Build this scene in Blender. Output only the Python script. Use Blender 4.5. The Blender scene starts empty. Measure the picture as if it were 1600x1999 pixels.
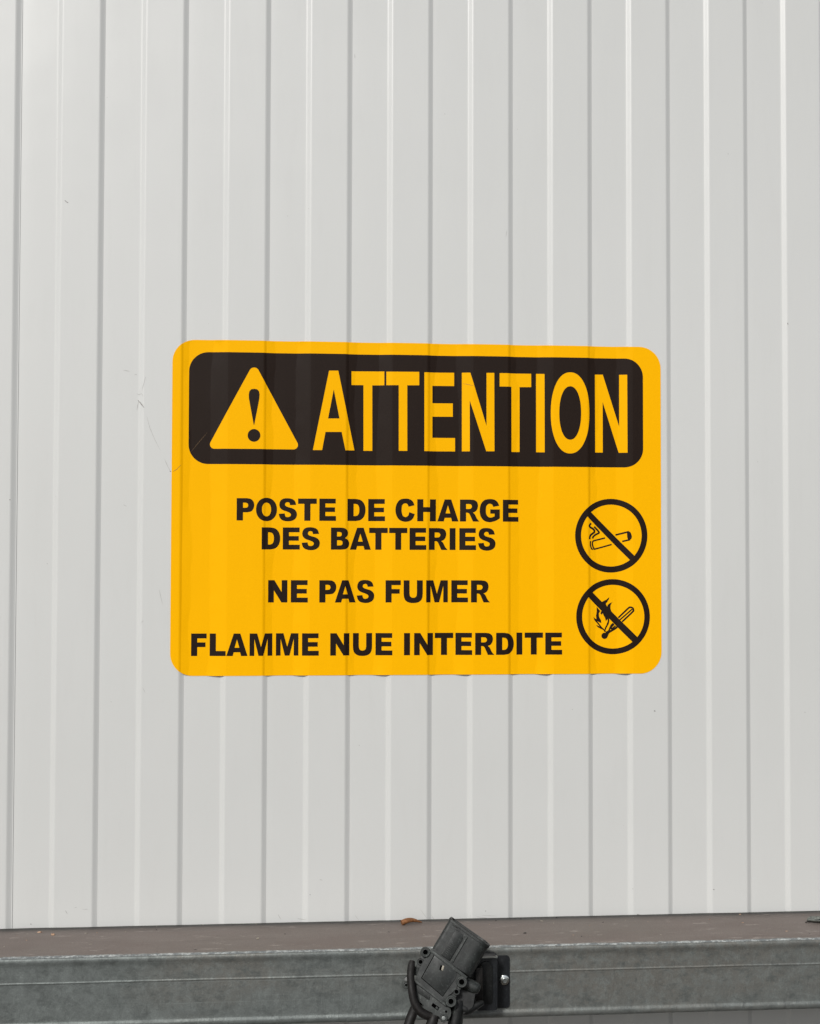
import bpy, bmesh, math, random, json
from mathutils import Vector, Matrix, noise
from mathutils.geometry import delaunay_2d_cdt
import numpy as np
random.seed(7)
S = bpy.context.scene
R = math.radians

# ---------------------------------------------------------------- camera
cam_data = bpy.data.cameras.new("camera")
cam = bpy.data.objects.new("camera", cam_data)
S.collection.objects.link(cam)
S.camera = cam
cam_data.sensor_fit = 'VERTICAL'
cam_data.sensor_height = 24.0
cam_data.lens = 24.0 * 2600.0 / 1999.0
cam_data.clip_start = 0.02
cam_data.clip_end = 500
rt = Vector((0.99600547, -0.08925726, 0.00249883))
up = Vector((-0.00521855, -0.03025027, 0.99952873))
fw = Vector((0.08913961, 0.99554913, 0.03059522))
cam.matrix_world = Matrix(((rt.x, up.x, -fw.x, 0.3304), (rt.y, up.y, -fw.y, -1.6228), (rt.z, up.z, -fw.z, 0.0039), (0, 0, 0, 1)))

# ---------------------------------------------------------------- light
SUN_EL, SUN_AZ = 38.0, -27.0        # azimuth measured from straight out of the wall towards the left
SUN_STRENGTH, SUN_ANGLE, SKY, EXPO = 1.5, 10.0, 0.05, 1.04
world = bpy.data.worlds.new("World"); S.world = world
world.use_nodes = True
nt = world.node_tree
bg = nt.nodes['Background']
sky = nt.nodes.new('ShaderNodeTexSky'); sky.sky_type = 'NISHITA'; sky.sun_disc = False
# direction towards the sun
sd = Vector((math.sin(R(SUN_AZ)) * math.cos(R(SUN_EL)), -math.cos(R(SUN_AZ)) * math.cos(R(SUN_EL)), math.sin(R(SUN_EL))))
sky.sun_elevation = R(SUN_EL)
sky.sun_rotation = math.atan2(sd.x, sd.y)
sky.air_density = 1.0; sky.dust_density = 1.5; sky.ozone_density = 0.5
hs = nt.nodes.new('ShaderNodeHueSaturation'); hs.inputs['Saturation'].default_value = 0.35      # thin cloud: a nearly neutral sky
nt.links.new(sky.outputs[0], hs.inputs['Color']); nt.links.new(hs.outputs[0], bg.inputs[0]); bg.inputs[1].default_value = SKY
sun_data = bpy.data.lights.new("sun", 'SUN'); sun_data.energy = SUN_STRENGTH; sun_data.angle = R(SUN_ANGLE)
sun_data.color = (1.0, 0.985, 0.95)
sun = bpy.data.objects.new("sun", sun_data); S.collection.objects.link(sun)
sun.rotation_euler = sd.to_track_quat('Z', 'Y').to_euler()
sun.location = (0, -2, 4)
S.view_settings.view_transform = 'Standard'; S.view_settings.look = 'None'
S.view_settings.exposure = EXPO; S.view_settings.gamma = 1.0
S.view_settings.use_curve_mapping = False

# ---------------------------------------------------------------- helpers
def link(o, parent=None):
    S.collection.objects.link(o)
    if parent is not None: o.parent = parent
    return o
def tag(o, label=None, cat=None, group=None, kind=None):
    for k, v in (('label', label), ('category', cat), ('group', group), ('kind', kind)):
        if v: o[k] = v
    return o
def empty(name, loc=(0, 0, 0), mat=None):
    o = bpy.data.objects.new(name, None); o.empty_display_size = 0.02
    if mat is not None: o.matrix_world = mat
    else: o.location = loc
    return link(o)
def finish(name, bm, mat, parent=None, smooth=35, label=None, recalc=True):
    if recalc: bmesh.ops.recalc_face_normals(bm, faces=bm.faces)
    me = bpy.data.meshes.new(name); bm.to_mesh(me); bm.free()
    for m in (mat if isinstance(mat, (list, tuple)) else [mat]): me.materials.append(m)
    if smooth is not None:
        for p in me.polygons: p.use_smooth = True
        me.set_sharp_from_angle(angle=R(smooth))
    o = bpy.data.objects.new(name, me); link(o, parent)
    if label: o['label'] = label
    return o
def prism(bm, pts, y0, y1, f, bevel=0.0, seg=2):
    """polygon pts (2-D) pushed from depth y0 (front) to y1 (back); f maps (a, b, depth) to a point"""
    fr = [bm.verts.new(f(a, b, y0)) for a, b in pts]
    bk = [bm.verts.new(f(a, b, y1)) for a, b in pts]
    n = len(pts)
    ff = bm.faces.new(fr); bm.faces.new(bk[::-1])
    for i in range(n): bm.faces.new((fr[i], bk[i], bk[(i + 1) % n], fr[(i + 1) % n]))
    if bevel > 0:
        bmesh.ops.bevel(bm, geom=list(ff.edges), offset=bevel, segments=seg, profile=0.5, affect='EDGES', clamp_overlap=True)
def rounded(pts, r, n=5):
    """round the corners of a polygon; r single or list"""
    out = []; N = len(pts)
    for i in range(N):
        p0, p, p1 = Vector(pts[i - 1]), Vector(pts[i]), Vector(pts[(i + 1) % N])
        rr = r[i] if isinstance(r, (list, tuple)) else r
        a = p + (p0 - p).normalized() * min(rr, (p0 - p).length * .48)
        b = p + (p1 - p).normalized() * min(rr, (p1 - p).length * .48)
        for k in range(n + 1):
            t = k / n
            q = a * (1 - t) ** 2 + p * 2 * t * (1 - t) + b * t * t
            out.append((q.x, q.y))
    return out
def catmull(P, sub=6):
    P = [Vector(p) for p in P]; out = []
    for i in range(len(P) - 1):
        p0 = P[i - 1] if i else P[0] * 2 - P[1]
        p1, p2 = P[i], P[i + 1]
        p3 = P[i + 2] if i + 2 < len(P) else p2 * 2 - p1
        for k in range(sub):
            t = k / sub
            out.append(0.5 * ((2 * p1) + (p2 - p0) * t + (2 * p0 - 5 * p1 + 4 * p2 - p3) * t * t + (3 * p1 - p0 - 3 * p2 + p3) * t ** 3))
    out.append(P[-1]); return out
def tube(bm, path, radii, seg=16, cap=True, wob=0.0):
    path = [Vector(p) for p in path]; rings = []
    prev = None
    for i, p in enumerate(path):
        t = (path[min(i + 1, len(path) - 1)] - path[max(i - 1, 0)]).normalized()
        if prev is None:
            prev = t.cross(Vector((0.13, 0.3, 0.9))).normalized()
        n = (prev - t * prev.dot(t)).normalized(); b = t.cross(n); prev = n
        r = radii[i] if isinstance(radii, (list, tuple)) else radii
        ring = []
        for k in range(seg):
            a = 2 * math.pi * k / seg
            rr = r * (1 + wob * noise.noise(p * 180 + Vector((math.cos(a), math.sin(a), 0)) * .8))
            ring.append(bm.verts.new(p + (n * math.cos(a) + b * math.sin(a)) * rr))
        rings.append(ring)
    for i in range(len(rings) - 1):
        for k in range(seg):
            bm.faces.new((rings[i][k], rings[i][(k + 1) % seg], rings[i + 1][(k + 1) % seg], rings[i + 1][k]))
    if cap: bm.faces.new(rings[0][::-1]); bm.faces.new(rings[-1])
def lathe(bm, prof, centre, f, seg=28):
    """prof: list of (radius, depth) around centre (a, b)"""
    rings = []
    for r, d in prof:
        if r <= 1e-6: rings.append([bm.verts.new(f(centre[0], centre[1], d))])
        else: rings.append([bm.verts.new(f(centre[0] + r * math.cos(2 * math.pi * k / seg), centre[1] + r * math.sin(2 * math.pi * k / seg), d)) for k in range(seg)])
    for A, B in zip(rings, rings[1:]):
        for k in range(seg):
            a0, a1 = A[k % len(A)], A[(k + 1) % len(A)]; b0, b1 = B[k % len(B)], B[(k + 1) % len(B)]
            v = []
            for q in (a0, a1, b1, b0):
                if q not in v: v.append(q)
            if len(v) > 2: bm.faces.new(v)

# ---------------------------------------------------------------- materials
class Mat:
    def __init__(s, name, rough=0.5, metal=0.0, base=(.5, .5, .5), spec=0.5):
        s.m = bpy.data.materials.new(name); s.m.use_nodes = True; s.t = s.m.node_tree; s.N = s.t.nodes; s.L = s.t.links
        s.b = s.N['Principled BSDF']; s.b.inputs['Roughness'].default_value = rough; s.b.inputs['Metallic'].default_value = metal
        s.b.inputs['Base Color'].default_value = (*base, 1); s.b.inputs['Specular IOR Level'].default_value = spec
        g = s.N.new('ShaderNodeNewGeometry'); s.pos = g.outputs['Position']; s.nrm = g.outputs['Normal']
    def map(s, scale=(1, 1, 1), rot=(0, 0, 0)):
        n = s.N.new('ShaderNodeMapping'); n.inputs['Scale'].default_value = scale; n.inputs['Rotation'].default_value = rot
        s.L.new(s.pos, n.inputs[0]); return n.outputs[0]
    def noise(s, scale, detail=3, rough=.55, v=None, dist=0.0):
        n = s.N.new('ShaderNodeTexNoise'); n.inputs['Scale'].default_value = scale; n.inputs['Detail'].default_value = detail
        n.inputs['Roughness'].default_value = rough; n.inputs['Distortion'].default_value = dist
        s.L.new(v if v is not None else s.pos, n.inputs['Vector']); return n.outputs[0]
    def voro(s, scale, v=None, feature='F1', out='Distance'):
        n = s.N.new('ShaderNodeTexVoronoi'); n.feature = feature; n.inputs['Scale'].default_value = scale
        s.L.new(v if v is not None else s.pos, n.inputs['Vector']); return n.outputs[out]
    def ramp(s, x, a, b, lo=0.0, hi=1.0):
        n = s.N.new('ShaderNodeMapRange'); n.inputs[1].default_value = a; n.inputs[2].default_value = b
        n.inputs[3].default_value = lo; n.inputs[4].default_value = hi; s.L.new(x, n.inputs[0]); return n.outputs[0]
    def math(s, op, x, y):
        n = s.N.new('ShaderNodeMath'); n.operation = op
        for i, q in enumerate((x, y)):
            if isinstance(q, (int, float)): n.inputs[i].default_value = q
            else: s.L.new(q, n.inputs[i])
        return n.outputs[0]
    def mix(s, f, a, b):
        n = s.N.new('ShaderNodeMix'); n.data_type = 'RGBA'
        for i, q in ((0, f), (6, a), (7, b)):
            if isinstance(q, (int, float)): n.inputs[i].default_value = q
            elif isinstance(q, tuple): n.inputs[i].default_value = (*q, 1)
            else: s.L.new(q, n.inputs[i])
        return n.outputs[2]
    def xyz(s):
        n = s.N.new('ShaderNodeSeparateXYZ'); s.L.new(s.pos, n.inputs[0]); return n.outputs
    def color(s, c): s.L.new(c, s.b.inputs['Base Color'])
    def rough(s, c): s.L.new(c, s.b.inputs['Roughness'])
    def bump(s, h, strength=.3, dist=.001):
        n = s.N.new('ShaderNodeBump'); n.inputs['Strength'].default_value = strength; n.inputs['Distance'].default_value = dist
        s.L.new(h, n.inputs['Height'])
        if getattr(s, '_b', None) is not None: s.L.new(s._b, n.inputs['Normal'])
        s._b = n.outputs[0]; s.L.new(s._b, s.b.inputs['Normal'])

# painted cladding
m = Mat('painted_cladding', rough=.31, spec=.8)
c = m.mix(m.ramp(m.noise(2.2, 3), .35, .65), (.552, .556, .544), (.570, .573, .563))
c = m.mix(m.ramp(m.noise(1.0, 6, .7, m.map((60, 60, 9))), .52, .80, 0, .30), c, (.50, .50, .487))        # faint dusty runs
c = m.mix(m.ramp(m.noise(900, 2, .6), .3, .7, 0, .45), c, (.537, .540, .526))
c = m.mix(m.ramp(m.noise(230, 3, .6), .765, .80, 0, .7), c, (.30, .29, .27))                              # specks of dirt
m.color(c)
m.rough(m.ramp(m.noise(14, 4),     .3, .7, .28, .35))
m.bump(m.noise(700, 2, .6), .10, .0004)
m.bump(m.noise(9, 2, .5, m.map((1, 1, .45))), .5, .0012)
M_WALL = m.m

# vinyl
def vinyl(name, col, col2, rough, spec):
    m = Mat(name, rough=rough, spec=spec)
    m.color(m.mix(m.ramp(m.noise(850, 2, .6), .3, .7), col, col2))
    m.bump(m.noise(900, 2, .6), .08, .0003)
    m.bump(m.noise(40, 3, .5, m.map((1, 1, .35))), .35, .0006)
    return m.m
M_YEL = vinyl('yellow_vinyl', (.875, .428, .000), (.845, .406, .000), .5, .05)
M_BLK = vinyl('black_print', (.0115, .0058, .0034), (.0145, .0072, .0042), .40, .17)

# galvanised steel
def galv(name, base):
    m = Mat(name, rough=.5, metal=.45)
    sc = lambda k: tuple(x * k for x in base)
    n = m.N.new('ShaderNodeSeparateColor'); m.L.new(m.voro(120, out='Color'), n.inputs[0]); cell = n.outputs[0]
    c = m.mix(cell, sc(.90), sc(1.10))
    c = m.mix(m.ramp(m.noise(5, 4, .6, m.map((.6, 1, 1.5))), .40, .60, 0, .9), c, (base[0] * 1.12, base[1] * .96, base[2] * .88))   # brownish cast
    c = m.mix(m.ramp(m.noise(75, 7, .75), .45, .66, 0, .7), c, sc(1.45))                                  # cloudy bloom
    c = m.mix(m.ramp(m.noise(60, 6, .7, m.map((1, 1, 1.6))), .50, .66, 0, .75), c, sc(.58))
    c = m.mix(m.ramp(m.noise(700, 3, .7), .35, .7, 0, .55), c, sc(.72))
    n2 = m.voro(55, m.map((1.0, 1, .8), (0, R(28), 0)), 'DISTANCE_TO_EDGE')
    fp = m.math('MULTIPLY', m.ramp(n2, .0, .045, 1, 0), m.ramp(m.noise(11, 3, .6), .50, .66, 0, .22))        # faint flower edges
    c = m.mix(fp, c, sc(1.6))
    ln = m.math('MULTIPLY', m.ramp(m.noise(40, 3, .6, m.map((.05, 1, 16))), .64, .70, 0, .6), m.ramp(m.noise(5, 2), .45, .6))     # drawn lines along the beam
    c = m.mix(ln, c, sc(1.6))
    sl = m.ramp(m.noise(70, 4, .6, m.map((2.4, 1, .8), (0, R(35), 0)), .8), .63, .70, 0, .38)                # slanting rub marks
    c = m.mix(sl, c, sc(.5))
    c = m.mix(m.ramp(m.noise(150, 2, .5), .79, .82, 0, .8), c, sc(3.0))                                     # pale flecks
    m.color(c)
    m.rough(m.ramp(m.noise(60, 5), .3, .7, .48, .66))
    m.bump(m.noise(60, 5, .65, m.map((2.0, 1, .6), (0, R(30), 0)), .5), .55, .0013)
    m.bump(m.noise(500, 4, .7), .35, .0006)
    return m
mg = galv('galvanised_steel', (.142, .156, .151)); M_GALV = mg.m

# dirty brown top flange running into bare zinc at the bend
m = Mat('weathered_flange', rough=.7, metal=.0, spec=.3)
o = m.xyz()
br = m.mix(m.ramp(m.noise(30, 5, .6, m.map((.4, 1, 1))), .35, .7), (.142, .116, .103), (.172, .146, .131))
br = m.mix(m.ramp(m.noise(5, 3), .45, .7, 0, .7), br, (.150, .136, .118))
br = m.mix(m.ramp(m.noise(60, 5, .7, m.map((.5, 1.6, 1), (0, 0, R(12)))), .60, .68, 0, .7), br, (.30, .265, .24))
br = m.mix(m.ramp(m.noise(22, 6, .7, m.map((.25, 2.2, 1), (0, 0, R(-6)))), .60, .72, 0, .6), br, (.085, .070, .060))
br = m.mix(m.ramp(m.math('ADD', o[1], m.ramp(m.noise(40, 4), .2, .8, -.003, .003)), -.013, -.007, 0, .85), br, (.060, .062, .058))   # grime in the corner along the wall
br = m.mix(m.ramp(m.noise(160, 3, .6), .70, .76, 0, .7), br, (.05, .04, .034))
br = m.mix(m.ramp(m.noise(900, 2), .3, .7, 0, .5), br, (.105, .088, .078))
edge = m.math('ADD', o[1], m.ramp(m.noise(190, 5, .75, m.map((.5, 1, 1))), .2, .8, -.0030, .0030))
k = m.ramp(edge, -.1052, -.1028, 1, 0)
zn = m.mix(m.ramp(m.noise(260, 4, .8, m.map((.6, 1, 1))), .45, .66), (.13, .14, .142), (.40, .42, .41))
m.color(m.mix(k, br, zn))
m.bump(m.noise(240, 5, .7), .45, .0010)
M_FLANGE = m.m

# plastics, rubber and small metals
def dusty(name, base, dust, amount=.6, rough=.5, spec=.4):
    m = Mat(name, rough=rough, spec=spec)
    d = m.ramp(m.noise(95, 6, .7), .38, .72, 0, amount)
    c = m.mix(d, base, dust)
    c = m.mix(m.ramp(m.noise(420, 4, .7), .57, .66, 0, .7), c, tuple(x * 2.2 for x in dust))
    m.color(c); m.rough(m.ramp(m.noise(120, 4), .3, .7, rough - .06, rough + .14))
    m.bump(m.noise(500, 3, .6), .2, .0004)
    return m.m
M_PLASTIC = dusty('grey_black_plastic', (.0065, .0076, .0073), (.021, .0245, .023), .8, .5, .4)
M_PLASTIC2 = dusty('worn_plastic', (.018, .0205, .0195), (.040, .045, .042), .8, .55, .35)
M_DARK = dusty('deep_black_plastic', (.003, .0034, .0034), (.0075, .0085, .0085), .5, .5, .3)
M_RUBBER = dusty('cable_rubber', (.0042, .0034, .003), (.010, .0083, .0075), .6, .55, .3)
M_BRACKET = dusty('black_painted_steel', (.0085, .0095, .0115), (.015, .017, .019), .6, .42, .4)
m = Mat('hole_shade_black', rough=.9, base=(.001, .001, .001), spec=.0); M_HOLE_SHADE = m.m  # near-black colour standing in for the shade inside holes, slots and grooves
m = Mat('zinc_bolt', rough=.22, metal=1.0, base=(.72, .74, .72)); m.bump(m.noise(700, 3), .3, .0003); M_BOLT = m.m
m = Mat('dull_screw', rough=.5, metal=.5, base=(.14, .15, .145)); M_SCREW = m.m
m = Mat('beige_tab', rough=.5, base=(.24, .215, .17)); M_TAB = m.m
m = Mat('dried_bark', rough=.6, spec=.3)
m.color(m.mix(m.ramp(m.noise(350, 4, .7), .35, .65), (.27, .115, .045), (.10, .045, .018))); m.bump(m.noise(500, 4), .5, .0006); M_BARK = m.m
m = Mat('pale_crumb', rough=.8, base=(.45, .27, .16)); m.color(m.mix(m.ramp(m.noise(700, 3), .4, .6), (.50, .33, .22), (.12, .05, .02))); M_CRUMB = m.m
m = Mat('dry_leaf', rough=.6, spec=.3)
m.color(m.mix(m.ramp(m.noise(400, 4, .7), .35, .65), (.19, .20, .18), (.07, .075, .068))); m.bump(m.noise(500, 4), .5, .0005); M_LEAF = m.m
m = Mat('scuff', rough=.7, base=(.37, .365, .35)); M_SCUFF = m.m
m = Mat('scuff_dark', rough=.7, base=(.19, .18, .17)); M_SCUFF2 = m.m
m = Mat('yard_concrete', rough=.85, spec=.2)
m.color(m.mix(m.ramp(m.noise(3, 6, .6), .3, .7), (.040, .034, .028), (.060, .052, .043))); m.bump(m.noise(120, 5), .5, .004); M_GROUND = m.m
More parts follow.
